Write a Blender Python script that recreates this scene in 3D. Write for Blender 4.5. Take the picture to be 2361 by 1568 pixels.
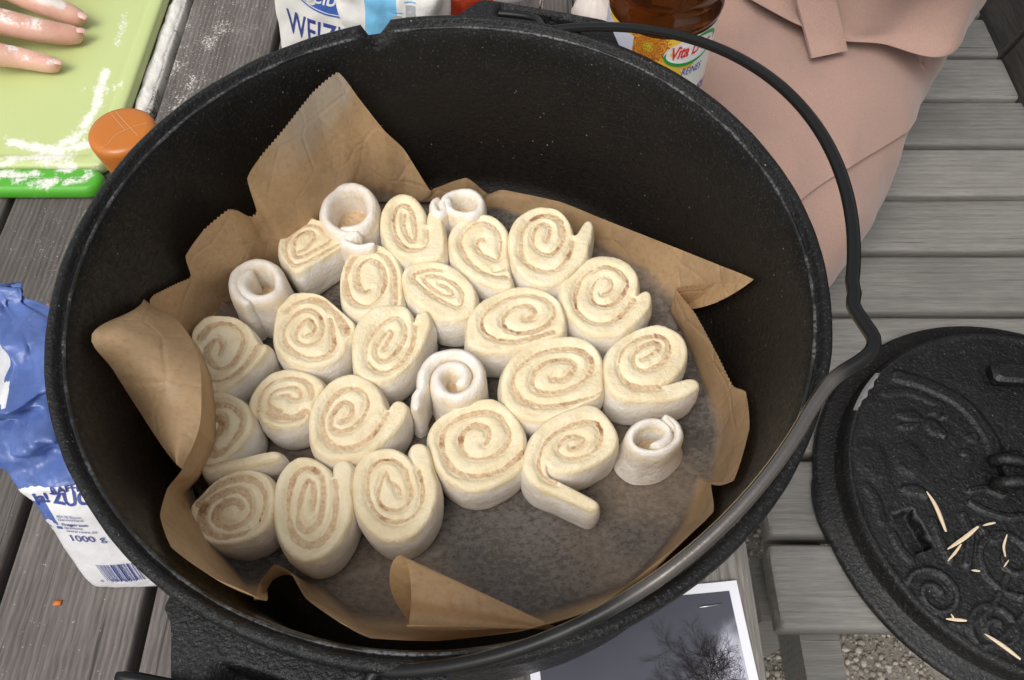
import bpy, bmesh, math, random
import numpy as np
from mathutils import Vector, Matrix
from mathutils.bvhtree import BVHTree

for _o in list(bpy.data.objects):
    bpy.data.objects.remove(_o)
SC = bpy.context.scene
COL = SC.collection
R = math.radians
PI = math.pi
random.seed(7)
RNG = np.random.default_rng(11)

# ------------------------------------------------------------------ camera
CAM_H, FPX, PITCH = 0.56, 1830.0, R(59.2)      # metres above the table, focal length for a 2361 px wide frame, downward pitch
cam_d = bpy.data.cameras.new('camera')
cam_d.sensor_width = 36.0
cam_d.lens = 36.0 * FPX / 2361.0
cam_d.clip_start = 0.02
cam_d.clip_end = 200
cam = bpy.data.objects.new('camera', cam_d)
cam.location = (0, 0, CAM_H)
cam.rotation_euler = (PI / 2 - PITCH, 0, 0)
COL.objects.link(cam)
SC.camera = cam

# ------------------------------------------------------------------ sky and sun (bright overcast day)
SUN_EL, SUN_AZ = R(58), R(216)                  # sun direction: elevation, azimuth from +Y towards +X
world = bpy.data.worlds.new('World')
SC.world = world
world.use_nodes = True
wn = world.node_tree
for n in list(wn.nodes):
    wn.nodes.remove(n)
w_out = wn.nodes.new('ShaderNodeOutputWorld')
w_bg = wn.nodes.new('ShaderNodeBackground')
w_sky = wn.nodes.new('ShaderNodeTexSky')
w_sky.sky_type = 'NISHITA'
w_sky.sun_disc = False
w_sky.sun_elevation = SUN_EL
w_sky.sun_rotation = SUN_AZ
w_sky.air_density = 1.0
w_sky.dust_density = 4.0
w_hsv = wn.nodes.new('ShaderNodeHueSaturation')
w_hsv.inputs['Saturation'].default_value = 0.22     # cloud cover greys the blue out
w_bg.inputs['Strength'].default_value = 0.15
wn.links.new(w_sky.outputs[0], w_hsv.inputs['Color'])
wn.links.new(w_hsv.outputs[0], w_bg.inputs['Color'])
wn.links.new(w_bg.outputs[0], w_out.inputs['Surface'])
sun_d = bpy.data.lights.new('sun', 'SUN')
sun_d.energy = 0.9
sun_d.angle = R(34)
sun_d.color = (1.0, 0.96, 0.90)
sun = bpy.data.objects.new('sun', sun_d)
sdir = Vector((math.sin(SUN_AZ) * math.cos(SUN_EL), math.cos(SUN_AZ) * math.cos(SUN_EL), math.sin(SUN_EL)))
sun.rotation_euler = sdir.to_track_quat('Z', 'Y').to_euler()
sun.location = sdir * 5
COL.objects.link(sun)
SC.view_settings.view_transform = 'Standard'
SC.view_settings.look = 'None'
SC.view_settings.exposure = 0.30
SC.view_settings.gamma = 1.0
SC.view_settings.use_curve_mapping = False

# ------------------------------------------------------------------ helpers: measuring
_c, _s = math.cos(PITCH), math.sin(PITCH)
def U(vx, vy, z):
    """point of the place at height z that was measured at (vx, vy) in the 2361 x 1568 view"""
    a = (vx - 1180.5) / FPX
    b = -(vy - 784.0) / FPX
    dx, dy, dz = a, _c + b * _s, -_s + b * _c
    t = (z - CAM_H) / dz
    return np.array([t * dx, t * dy, z])
def z1(x, y):          # measuring grid of the upper left corner
    return (x / 1.8445 / 1.7348, y / 1.8445 / 1.7348)
def z6(x, y):          # measuring grid of the lower right corner
    return ((3000 + x / 1.104) / 1.7348, (1300 + y / 1.104) / 1.7348)

# ------------------------------------------------------------------ helpers: noise
def _hash(i, j, k, s):
    n = (i * 374761393 + j * 668265263 + k * 2147483647 + s * 1274126177) & 0xFFFFFFFF
    n = ((n ^ (n >> 13)) * 1274126177) & 0xFFFFFFFF
    n = n ^ (n >> 16)
    return (n & 0xFFFF) / 65535.0
def vnoise(p, freq=1.0, seed=0):
    p = np.asarray(p, float) * freq + 1000.0
    i = np.floor(p).astype(np.int64)
    f = p - i
    f = f * f * (3 - 2 * f)
    out = 0
    for a in (0, 1):
        wa = f[..., 0] if a else 1 - f[..., 0]
        for b in (0, 1):
            wb = f[..., 1] if b else 1 - f[..., 1]
            for c in (0, 1):
                wc = f[..., 2] if c else 1 - f[..., 2]
                out = out + wa * wb * wc * _hash(i[..., 0] + a, i[..., 1] + b, i[..., 2] + c, seed)
    return out * 2 - 1
def fbm(p, freq, seed=0, octv=3):
    v, amp = 0, 1.0
    for o in range(octv):
        v = v + amp * vnoise(p, freq * 2 ** o, seed + o)
        amp *= 0.5
    return v / 1.75
def ridged(p, freq, seed=0, octv=3):
    v, amp = 0, 1.0
    for o in range(octv):
        v = v + amp * (1 - np.abs(vnoise(p, freq * 2 ** o, seed + o)) * 2)
        amp *= 0.5
    return v / 1.75
def tri_noise(p, freq, seed=0, k=7):
    """creased, faceted noise: crumpled paper"""
    g = np.random.default_rng(seed)
    v = 0
    for i in range(k):
        d = g.normal(size=3); d /= np.linalg.norm(d)
        ph = g.uniform(0, 1)
        f = freq * g.uniform(.6, 1.6)
        x = (np.asarray(p) @ d) * f + ph + .35 * vnoise(p, freq * .5, seed + i)
        v = v + (np.abs((x % 1) - .5) * 4 - 1) / (.6 + f / freq)
    return v / k * 2.0
def sstep(a, b, x):
    t = np.clip((x - a) / (b - a), 0, 1)
    return t * t * (3 - 2 * t)
def cr_spline(P, n, closed=False):
    """Catmull-Rom through P, resampled to n points by arc length"""
    P = np.asarray(P, float)
    if closed:
        Q = np.vstack([P[-1:], P, P[:2]])
    else:
        Q = np.vstack([2 * P[:1] - P[1:2], P, 2 * P[-1:] - P[-2:-1]])
    out = []
    for k in range(1, len(Q) - 2):
        t = np.linspace(0, 1, 24, endpoint=False)[:, None]
        p0, p1, p2, p3 = Q[k - 1], Q[k], Q[k + 1], Q[k + 2]
        out.append(0.5 * (2 * p1 + (p2 - p0) * t + (2 * p0 - 5 * p1 + 4 * p2 - p3) * t ** 2 + (3 * p1 - p0 - 3 * p2 + p3) * t ** 3))
    out.append(Q[-2][None])
    return resample(np.vstack(out), n)
def resample(P, n):
    d = np.r_[0, np.cumsum(np.linalg.norm(np.diff(P, axis=0), axis=1))]
    t = np.linspace(0, d[-1], n)
    return np.stack([np.interp(t, d, P[:, k]) for k in range(P.shape[1])], 1)

# ------------------------------------------------------------------ helpers: objects
def put(name, verts, faces, mat, parent=None, loc=None, smooth=True, attrs=None, recalc=True, auto=None):
    """one mesh object; verts in world metres; loc is the origin of a top-level thing, a part takes its parent's"""
    if parent is not None:
        q, L = parent, np.zeros(3)
        while q is not None:
            L = L + np.array(q.location)
            q = q.parent
    else:
        L = np.array(loc if loc is not None else (0, 0, 0), float)
    V = np.asarray(verts, float) - L
    me = bpy.data.meshes.new(name)
    me.from_pydata(V.tolist(), [], [list(map(int, f)) for f in faces])
    if attrs:
        for k, arr in attrs.items():
            a = me.attributes.new(k, 'FLOAT', 'POINT')
            a.data.foreach_set('value', np.asarray(arr, np.float32))
    if recalc:
        bm = bmesh.new(); bm.from_mesh(me)
        bmesh.ops.recalc_face_normals(bm, faces=bm.faces)
        bm.to_mesh(me); bm.free()
    if smooth:
        me.polygons.foreach_set('use_smooth', [True] * len(me.polygons))
        if auto is not None:
            me.set_sharp_from_angle(angle=R(auto))
    me.materials.append(mat)
    o = bpy.data.objects.new(name, me)
    COL.objects.link(o)
    if parent is not None:
        o.parent = parent
    else:
        o.location = L
    return o
def thing(name, loc, label, cat, group=None):
    o = bpy.data.objects.new(name, None)
    o.empty_display_size = 0.02
    o.location = loc
    COL.objects.link(o)
    return tag(o, label, cat, group)
def tag(o, label=None, cat=None, group=None, kind=None):
    if label: o['label'] = label
    if cat: o['category'] = cat
    if group: o['group'] = group
    if kind: o['kind'] = kind
    return o
def grid_faces(n, m, cn=False, cm=False, off=0):
    f = []
    for i in range(n if cn else n - 1):
        for j in range(m if cm else m - 1):
            a, b = i, (i + 1) % n
            c, d = j, (j + 1) % m
            f.append((off + a * m + c, off + b * m + c, off + b * m + d, off + a * m + d))
    return f
class MB:
    """collects shapes for one mesh"""
    def __init__(self): self.v, self.f = [], []
    def add(self, V, F):
        o = len(self.v)
        self.v += [tuple(p) for p in np.asarray(V, float)]
        self.f += [tuple(i + o for i in f) for f in F]
        return self
    def grid(self, P, cn=False, cm=False):
        n, m = P.shape[:2]
        return self.add(P.reshape(-1, 3), grid_faces(n, m, cn, cm))
    def tube(self, P, rad, seg=10, caps=True, flat=None):
        P = np.asarray(P, float)
        rad = np.full(len(P), rad) if np.isscalar(rad) else np.asarray(rad)
        T = np.gradient(P, axis=0)
        T /= np.linalg.norm(T, axis=1)[:, None] + 1e-12
        up = np.array([0, 0, 1.0]) if abs(T[0][2]) < .9 else np.array([1.0, 0, 0])
        rings = []
        for k in range(len(P)):
            a = up - T[k] * (up @ T[k]); a /= np.linalg.norm(a) + 1e-12
            up = a
            b = np.cross(T[k], a)
            t = np.arange(seg) / seg * 2 * PI
            fl = 1.0 if flat is None else flat
            rings.append(P[k] + rad[k] * (np.cos(t)[:, None] * a * fl + np.sin(t)[:, None] * b))
        G = np.array(rings)
        F = grid_faces(len(P), seg, False, True)
        if caps:
            F.append(tuple(range(seg)))
            F.append(tuple((len(P) - 1) * seg + i for i in range(seg)))
        return self.add(G.reshape(-1, 3), F)
    def box(self, c, half, rot=0.0, bev=0.0):
        x, y, z = half
        if bev:
            o = []
            for k, zz in ((0, -z), (1, -z), (2, z), (3, z)):
                e = bev if k in (0, 3) else 0
                dz = {0: -z, 1: -z + bev, 2: z - bev, 3: z}[k]
                for sx, sy in ((-1, -1), (1, -1), (1, 1), (-1, 1)):
                    for a in ((0, bev), (bev, 0)) if sx * sy > 0 else ((bev, 0), (0, bev)):
                        o.append((sx * (x - e - a[0]), sy * (y - e - a[1]), dz))
            V = np.array(o)
            F = grid_faces(4, 8, False, True) + [tuple(range(8)), tuple(range(24, 32))]
        else:
            V = np.array([(sx * x, sy * y, sz * z) for sz in (-1, 1) for sx, sy in ((-1, -1), (1, -1), (1, 1), (-1, 1))])
            F = [(0, 1, 2, 3), (4, 5, 6, 7), (0, 1, 5, 4), (1, 2, 6, 5), (2, 3, 7, 6), (3, 0, 4, 7)]
        cr, sr = math.cos(rot), math.sin(rot)
        W = np.stack([V[:, 0] * cr - V[:, 1] * sr, V[:, 0] * sr + V[:, 1] * cr, V[:, 2]], 1) + np.array(c)
        return self.add(W, F)
    def lathe(self, prof, c=(0, 0, 0), seg=96, cap0=False, cap1=False):
        prof = np.asarray(prof, float)
        t = np.arange(seg) / seg * 2 * PI
        G = np.stack([prof[:, 0][:, None] * np.cos(t), prof[:, 0][:, None] * np.sin(t), np.repeat(prof[:, 1][:, None], seg, 1)], 2) + np.array(c)
        F = grid_faces(len(prof), seg, False, True)
        if cap0: F.append(tuple(range(seg)))
        if cap1: F.append(tuple((len(prof) - 1) * seg + i for i in range(seg)))
        return self.add(G.reshape(-1, 3), F)
    def put(self, name, mat, parent=None, **k):
        return put(name, self.v, self.f, mat, parent, **k)

# ------------------------------------------------------------------ helpers: materials
class Mat:
    def __init__(self, name):
        self.m = bpy.data.materials.new(name)
        self.m.use_nodes = True
        self.t = self.m.node_tree
        self.b = self.t.nodes['Principled BSDF']
        self.out = self.t.nodes['Material Output']
        self.tc = None
    def n(self, typ, **k):
        x = self.t.nodes.new(typ)
        for a, v in k.items():
            setattr(x, a, v)
        return x
    def link(self, a, b): self.t.links.new(a, b)
    def setin(self, node, key, val):
        if hasattr(val, 'is_linked') or hasattr(val, 'links'):
            self.link(val, node.inputs[key])
        else:
            node.inputs[key].default_value = val
    def coord(self, scale=(1, 1, 1), rot=(0, 0, 0), rnd=False, kind='Object'):
        if self.tc is None:
            self.tc = self.n('ShaderNodeTexCoord')
        mp = self.n('ShaderNodeMapping')
        mp.inputs['Scale'].default_value = scale
        mp.inputs['Rotation'].default_value = rot
        self.link(self.tc.outputs[kind], mp.inputs['Vector'])
        if rnd:
            oi = self.n('ShaderNodeObjectInfo')
            mu = self.math('MULTIPLY', oi.outputs['Random'], 37.0)
            self.link(mu, mp.inputs['Location'])
        return mp.outputs[0]
    def noise(self, vec, scale, detail=3, rough=.55, dist=0.0):
        x = self.n('ShaderNodeTexNoise')
        self.link(vec, x.inputs['Vector'])
        x.inputs['Scale'].default_value = scale
        x.inputs['Detail'].default_value = detail
        x.inputs['Roughness'].default_value = rough
        x.inputs['Distortion'].default_value = dist
        return x.outputs['Fac']
    def voro(self, vec, scale, feature='F1', out='Distance'):
        x = self.n('ShaderNodeTexVoronoi', feature=feature)
        self.link(vec, x.inputs['Vector'])
        x.inputs['Scale'].default_value = scale
        return x.outputs[out]
    def attr(self, name):
        x = self.n('ShaderNodeAttribute', attribute_name=name)
        return x.outputs['Fac']
    def math(self, op, a, b=0.0, c=0.0):
        x = self.n('ShaderNodeMath', operation=op)
        for i, v in enumerate((a, b, c)):
            self.setin(x, i, v)
        return x.outputs[0]
    def ramp(self, fac, a, b, lo=0.0, hi=1.0):
        x = self.n('ShaderNodeMapRange', interpolation_type='SMOOTHSTEP')
        self.setin(x, 0, fac)
        for i, v in enumerate((a, b, lo, hi)):
            self.setin(x, i + 1, v)
        return x.outputs[0]
    def mix(self, fac, a, b):
        x = self.n('ShaderNodeMix', data_type='RGBA')
        self.setin(x, 0, fac)
        for k, v in ((6, a), (7, b)):
            if isinstance(v, tuple) and len(v) == 3: v = (*v, 1)
            self.setin(x, k, v)
        return x.outputs[2]
    def bump(self, h, strength=.3, dist=.001, prev=None):
        x = self.n('ShaderNodeBump')
        x.inputs['Strength'].default_value = strength
        x.inputs['Distance'].default_value = dist
        self.link(h, x.inputs['Height'])
        if prev is not None: self.link(prev, x.inputs['Normal'])
        return x.outputs[0]
    def set(self, **k):
        names = dict(col='Base Color', rough='Roughness', metal='Metallic', spec='Specular IOR Level', normal='Normal', sss='Subsurface Weight',
                     sssr='Subsurface Radius', ssss='Subsurface Scale', trans='Transmission Weight', ior='IOR', alpha='Alpha', sheen='Sheen Weight',
                     coat='Coat Weight', coatr='Coat Roughness')
        for a, v in k.items():
            if a in ('col',) and isinstance(v, tuple) and len(v) == 3: v = (*v, 1)
            self.setin(self.b, names[a], v)
        return self
def plain(name, col, rough=.5, var=.12, scale=60, bump=0.0, bscale=200, **k):
    M = Mat(name)
    v = M.coord()
    c2 = tuple(min(1, x * (1 + var)) for x in col)
    c1 = tuple(x * (1 - var) for x in col)
    M.set(col=M.mix(M.noise(v, scale), c1, c2), rough=rough, **k)
    if bump:
        M.set(normal=M.bump(M.noise(v, bscale), bump, .001))
    return M.m

def wood_mat(name, c1, c2, axis, groove=0.0, flour=True, dark=(.03, .026, .022)):
    M = Mat(name)
    sc = (1, 1, 1)
    long_ = (9, 170, 170) if axis == 'x' else (170, 9, 170)
    fine_ = (45, 900, 900) if axis == 'x' else (900, 45, 900)
    v1 = M.coord(long_, rnd=True)
    v2 = M.coord(fine_, rnd=True)
    v3 = M.coord((1, 1, 1), rnd=True)
    g1 = M.noise(v1, 1.0, 5, .6, .3)
    g2 = M.noise(v2, 1.0, 3, .6)
    g3 = M.noise(v3, 9.0, 3)
    f = M.math('ADD', M.math('MULTIPLY', g1, .5), M.math('MULTIPLY', g2, .5))
    base = M.mix(M.ramp(f, .36, .64), c1, c2)
    base = M.mix(M.ramp(g3, .35, .75, 0.0, .45), base, tuple(x * .72 for x in c1))
    crack = M.ramp(M.noise(M.coord((4, 260, 260) if axis == 'x' else (260, 4, 260), rnd=True), 1.0, 2, .5), .68, .74)
    base = M.mix(M.math('MULTIPLY', crack, .7), base, dark)
    oi = M.n('ShaderNodeObjectInfo')
    hs = M.n('ShaderNodeHueSaturation')
    M.link(M.ramp(oi.outputs['Random'], 0, 1, .88, 1.12), hs.inputs['Value'])
    M.link(base, hs.inputs['Color'])
    base = hs.outputs[0]
    vv = M.coord()
    fl = M.attr('flour') if flour else None
    if flour:
        nz = M.noise(vv, 420, 4, .7)
        nb = M.noise(vv, 45, 3, .6)
        mm = M.math('ADD', M.math('MULTIPLY', nz, .55), M.math('MULTIPLY', nb, .45))
        thr = M.math('SUBTRACT', .80, M.math('MULTIPLY', fl, .52))
        mask = M.ramp(M.math('SUBTRACT', mm, thr), -.04, .07, 0, .92)
        grit = M.ramp(M.voro(vv, 420), .30, .14)
        gm = M.math('MULTIPLY', grit, M.ramp(M.math('ADD', M.noise(vv, 130, 3), M.math('MULTIPLY', fl, .55)), .60, .80, 0, .6))
        base = M.mix(gm, base, (.62, .59, .55))
        base = M.mix(mask, base, (.76, .72, .66))
    M.set(col=base, rough=.78, spec=.25)
    h = M.math('ADD', M.math('MULTIPLY', g2, .6), M.math('MULTIPLY', g1, .8))
    nrm = M.bump(h, .55, .0012)
    if groove:
        wv = M.n('ShaderNodeTexWave', wave_type='BANDS', bands_direction='Y' if axis == 'x' else 'X', wave_profile='SIN')
        M.link(M.coord((1, 1, 1)), wv.inputs['Vector'])
        wv.inputs['Scale'].default_value = groove
        wv.inputs['Distortion'].default_value = 2.2
        wv.inputs['Detail'].default_value = 2
        k_ = .16 if axis == 'x' else .45
        nrm = M.bump(wv.outputs['Fac'], k_, .0012, nrm)
        M.set(col=M.mix(M.math('MULTIPLY', M.ramp(M.math('ADD', wv.outputs['Fac'], M.math('MULTIPLY', g1, .7)), .75, .25), k_ * .5), base, dark))
    M.set(normal=nrm)
    return M.m

W_TABLE = wood_mat('weathered table wood', (.105, .091, .083), (.172, .154, .142), 'y', groove=66)
W_TABLE2 = wood_mat('weathered table wood, paler', (.16, .145, .128), (.27, .25, .225), 'y', groove=50)
W_BENCH = wood_mat('silvered bench wood', (.185, .178, .162), (.268, .258, .238), 'x', groove=40, flour=False)
W_BACK = wood_mat('dark backrest wood', (.035, .031, .028), (.07, .064, .058), 'y', flour=False)

# cast iron
def iron(name, inside=False, rough=.42, grain=550):
    M = Mat(name)
    v = M.coord()
    n1 = M.noise(v, grain, 3, .65)
    n2 = M.noise(v, 22, 4, .6)
    n3 = M.noise(v, 260, 3, .6)
    base = M.mix(M.ramp(n2, .35, .7), (.0042, .0042, .0044), (.0085, .0083, .0080))
    base = M.mix(M.ramp(n1, .56, .72, 0, .55), base, (.075, .078, .083))  # pale grain flecks imitate the iron's sparkle in the colour
    if inside:
        sp = M.n('ShaderNodeSeparateXYZ'); M.link(v, sp.inputs[0])
        low = M.ramp(sp.outputs['Z'], .20, .12)
        base = M.mix(M.math('MULTIPLY', low, M.ramp(n2, .25, .7, .5, 1.0)), base, (.0100, .0078, .0058))
    dust = M.ramp(M.voro(v, 230), .15, .07)
    dd = M.math('MULTIPLY', dust, M.ramp(M.noise(v, 170, 2), .58, .68, 0, .5))
    base = M.mix(dd, base, (.55, .53, .50))
    if name.endswith('plate'):
        gm = M.n('ShaderNodeNewGeometry')
        base = M.mix(M.ramp(gm.outputs['Pointiness'], .51, .57, 0, .6), base, (.085, .085, .09))  # relief edges paler: wear plus edge highlights painted into the colour
    M.set(col=base, rough=M.ramp(n3, .3, .7, rough - .1, rough + .14), spec=.22 if inside else (.42 if 'lid' in name else .30))
    k_ = .55 if inside else .8
    nb = M.bump(n1, .9 * k_, .0011)
    M.set(normal=M.bump(n3, .75 * k_, .0016, nb))
    return M.m
IRON = iron('seasoned cast iron')
IRON_IN = iron('seasoned cast iron inside the pot', True, .5)
IRON_LID = iron('seasoned cast iron lid', False, .44, 330)
IRON_PLATE = iron('seasoned cast iron lid plate', False, .44, 330)
def bail_mat():
    M = Mat('worn steel bail')
    v = M.coord()
    n = M.noise(v, 14, 3, .5)
    f = M.ramp(M.math('ADD', M.attr('worn'), M.math('MULTIPLY', M.math('SUBTRACT', n, .5), .7)), .4, .75)
    M.set(col=M.mix(f, (.008, .008, .008), (.21, .19, .17)), metal=M.ramp(f, 0, 1, 0, 1), rough=M.ramp(f, 0, 1, .34, .20), spec=.25)
    M.set(normal=M.bump(M.noise(v, 300, 2), .15, .0006))
    return M.m
BAIL = bail_mat()

# dough
def dough_mat(name, white):
    M = Mat(name)
    v = M.coord((1, 1, 1), rnd=True)
    n1 = M.noise(v, 60, 4, .6)
    n2 = M.noise(v, 420, 3, .6)
    n3 = M.noise(v, 150, 3, .65)
    cream = M.mix(M.ramp(n1, .3, .7), (.775, .645, .41), (.86, .755, .53))
    specks = M.ramp(M.noise(v, 700, 2, .5), .735, .78, 0, .45)
    cream = M.mix(specks, cream, (.46, .25, .10))
    fl = M.attr('flour')
    fm = M.ramp(M.math('ADD', fl, M.math('MULTIPLY', M.math('SUBTRACT', n3, .5), 1.1)), .35, .75, 0, 1.0)
    col = M.mix(fm, cream, M.mix(M.ramp(n1, .35, .7), (.80, .725, .62), (.87, .83, .77)))
    cin = M.attr('cin')
    col = M.mix(M.ramp(M.math('ADD', cin, M.math('MULTIPLY', M.math('SUBTRACT', n3, .5), .8)), .35, .95, 0, .75), col, (.60, .40, .21))
    M.set(col=col, rough=.62, spec=.28)
    b = M.bump(n2, .5, .0011)
    b = M.bump(n3, .5, .0020, b)
    b = M.bump(M.noise(v, 900, 2), M.m and .18, .0004, b)
    M.set(normal=b)
    return M.m
DOUGH = dough_mat('sweet yeast dough', False)
def fill_mat():
    M = Mat('cinnamon sugar filling')
    v = M.coord((1, 1, 1), rnd=True)
    n1 = M.noise(v, 45, 3, .6)
    n2 = M.noise(v, 380, 3, .7)
    c = M.mix(M.ramp(n2, .35, .7), (.58, .40, .225), (.72, .55, .36))
    c = M.mix(M.ramp(M.math('ADD', M.noise(v, 55, 2), M.math('MULTIPLY', M.math('SUBTRACT', n2, .5), .5)), .56, .72, 0, .85), c, (.27, .10, .034))
    c = M.mix(M.ramp(M.noise(v, 1100, 2), .66, .72, 0, .8), c, (.10, .04, .018))
    c = M.mix(M.ramp(M.voro(v, 700), .12, .04, 0, .5), c, (.80, .70, .58))
    M.set(col=c, rough=.5, spec=.4)
    M.set(normal=M.bump(n2, .7, .0016))
    return M.m
FILL = fill_mat()

def paper_mat():
    M = Mat('brown baking paper')
    v = M.coord()
    n1 = M.noise(v, 260, 4, .7)
    n2 = M.noise(v, 34, 3, .6)
    n3 = M.noise(M.coord((1, 1.5, 1)), 210, 4, .75)
    tan = M.mix(M.ramp(n1, .3, .7), (.54, .345, .175), (.67, .465, .27))
    tan = M.mix(M.ramp(n2, .55, .8, 0, .5), tan, (.34, .20, .095))
    dk = M.ramp(n3, .50, .72, 0, .28)
    tan = M.mix(dk, tan, (.16, .12, .085))
    tan = M.mix(M.math('MULTIPLY', M.attr('grease'), .95), tan, M.mix(M.ramp(n3, .38, .62), (.45, .425, .405), (.21, .21, .215)))
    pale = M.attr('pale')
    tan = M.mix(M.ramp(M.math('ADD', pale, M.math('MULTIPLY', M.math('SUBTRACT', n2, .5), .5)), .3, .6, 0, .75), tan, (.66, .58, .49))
    M.set(col=tan, rough=M.ramp(n2, .3, .7, .30, .44), spec=.42)
    crs = M.ramp(M.voro(M.coord((1, 1, .8), (.3, .2, .1)), 30, 'DISTANCE_TO_EDGE'), 0, .07)
    M.set(normal=M.bump(n1, .25, .0006, M.bump(crs, .18, .002, M.bump(M.noise(v, 55, 3, .6), .3, .0025))))
    tl = M.n('ShaderNodeBsdfTranslucent')
    M.link(M.mix(.5, tan, (.55, .33, .13)), tl.inputs['Color'])
    tp = M.n('ShaderNodeBsdfTransparent')
    tp.inputs['Color'].default_value = (.80, .66, .48, 1)
    m1 = M.n('ShaderNodeMixShader'); m1.inputs[0].default_value = .22
    M.link(M.b.outputs[0], m1.inputs[1]); M.link(tl.outputs[0], m1.inputs[2])
    m2 = M.n('ShaderNodeMixShader')
    grease = M.attr('grease')
    op = M.ramp(M.math('ADD', M.math('MULTIPLY', n1, .45), M.math('MULTIPLY', M.noise(v, 20, 3), .55)), .35, .68, .04, .26)
    M.link(M.math('ADD', op, M.math('MULTIPLY', grease, .52)), m2.inputs[0])
    M.link(m1.outputs[0], m2.inputs[1]); M.link(tp.outputs[0], m2.inputs[2])
    M.link(m2.outputs[0], M.out.inputs['Surface'])
    return M.m
PAPER = paper_mat()

# ================================================================== THE SETTING
Z_BENCH, Z_GROUND = -0.26, -0.70
def ground_mat():
    M = Mat('gritty sandy ground')
    v = M.coord()
    n = M.noise(v, 30, 4, .65)
    n2 = M.noise(v, 260, 4, .7)
    M.set(col=M.mix(M.ramp(n2, .3, .7), M.mix(n, (.20, .175, .145), (.30, .265, .22)), (.37, .34, .29)), rough=.95, spec=.1)
    M.set(normal=M.bump(n2, .9, .006))
    return M.m
gx = np.concatenate([[-60, -20, -6], np.linspace(-2, 2.4, 45), [6, 20, 60]])
gy = np.concatenate([[-60, -20, -6], np.linspace(-2, 2.4, 45), [6, 20, 60]])
GX, GY = np.meshgrid(gx, gy, indexing='ij')
G = np.stack([GX, GY, Z_GROUND + .008 * fbm(np.stack([GX, GY, GX * 0], -1), 3.0, 4)], -1)
tag(put('ground', G.reshape(-1, 3), grid_faces(len(gx), len(gy)), ground_mat()), kind='structure')
def pebbles(n, x0, x1, y0, y1):
    ico_v = np.array([(0, 0, 1), (.894, 0, .447), (.276, .851, .447), (-.724, .526, .447), (-.724, -.526, .447), (.276, -.851, .447),
                      (.724, .526, -.447), (-.276, .851, -.447), (-.894, 0, -.447), (-.276, -.851, -.447), (.724, -.526, -.447), (0, 0, -1)])
    ico_f = np.array([(0,1,2),(0,2,3),(0,3,4),(0,4,5),(0,5,1),(1,6,2),(2,7,3),(3,8,4),(4,9,5),(5,10,1),(2,6,7),(3,7,8),(4,8,9),(5,9,10),(1,10,6),(11,7,6),(11,8,7),(11,9,8),(11,10,9),(11,6,10)])
    V, F, A = [], [], []
    for k in range(n):
        r = .0016 + .005 * RNG.random() ** 3
        c = np.array([RNG.uniform(x0, x1), RNG.uniform(y0, y1), 0])
        c[2] = Z_GROUND + .008 * fbm(c[None] * [1, 1, 0], 3.0, 4)[0] + r * .35
        d = ico_v * r * RNG.uniform(.6, 1.2, 3) * RNG.uniform(.8, 1.2, (12, 1))
        F.append(ico_f + 12 * k); V.append(d + c); A += [RNG.random()] * 12
    M = Mat('mixed pebbles')
    a = M.attr('tone')
    M.set(col=M.mix(a, M.mix(M.noise(M.coord(), 300), (.12, .10, .08), (.26, .21, .16)), (.46, .42, .36)), rough=.85)
    o = put('gravel', np.vstack(V), np.vstack(F).tolist(), M.m, attrs={'tone': A}, recalc=False)
    return tag(o, 'loose grey and tan gravel scattered on the ground below the bench', 'gravel', kind='stuff')
pebbles(7000, .12, .62, -.06, .42)

# ------------------------------------------------------------------ picnic table
def flour_on_table(x, y):
    f = .5 * np.exp(-((x + .362) / .010) ** 2) * sstep(.47, .52, y)
    f += .26 * np.exp(-((x + .33) / .045) ** 2) * np.exp(-((y - .66) / .13) ** 2)
    f += .30 * np.exp(-(((x + .335) / .012) ** 2 + ((y - .60) / .03) ** 2))
    f += .26 * np.exp(-((x + .30) / .09) ** 2) * sstep(.5, .8, y)
    f += .26 * np.exp(-((x + .40) / .05) ** 2) * np.exp(-((y - .44) / .05) ** 2)
    f += .05 * np.exp(-((x + .33) / .1) ** 2) * (1 - sstep(.1, .35, y))
    f += .03
    return f
def board(name, parent, mat, x0, x1, y0, y1, ztop, th, along='y', bev=.004, res=70, flour=False, seed=0):
    """one board with rounded-over edges; x across, y along (or swapped)"""
    w = x1 - x0
    tt = np.linspace(0, 1, 11)
    prof = [(0, -th + .002), (0, -bev)]
    for a in np.linspace(0, PI / 2, 4)[1:]:
        prof.append((bev - bev * math.cos(a), -bev + bev * math.sin(a)))
    for t in tt[1:-1]:
        prof.append((bev + (w - 2 * bev) * t, 0.0))
    for a in np.linspace(PI / 2, 0, 4):
        prof.append((w - bev + bev * math.cos(a), -bev + bev * math.sin(a)))
    prof += [(w, -th + .002), (w - .002, -th), (.002, -th)]
    prof = np.array(prof)
    ys = np.linspace(y0 + .003, y1 - .003, res)
    ys = np.r_[y0, ys, y1]
    rows = []
    for k, yy in enumerate(ys):
        p = prof.copy()
        if k in (0, len(ys) - 1):
            p = (p - [w / 2, -th / 2]) * [1 - .005 / w, 1 - .005 / th] + [w / 2, -th / 2]
        q = np.stack([x0 + p[:, 0], np.full(len(p), yy), ztop + p[:, 1]], 1)
        n = fbm(q, 14, seed, 2)
        q[:, 2] += .0006 * n * (p[:, 1] > -.01)
        q[:, 0] += .0006 * fbm(q, 9, seed + 3, 2)
        rows.append(q)
    Gd = np.array(rows)
    if along == 'x':
        Gd = Gd[:, :, [1, 0, 2]]
    m = len(prof)
    F = grid_faces(len(ys), m, False, True) + [tuple(range(m)), tuple((len(ys) - 1) * m + i for i in range(m))]
    V = Gd.reshape(-1, 3)
    at = {'flour': flour_on_table(V[:, 0], V[:, 1])} if flour else None
    return put(name, V, F, mat, parent, attrs=at, auto=50)
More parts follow.
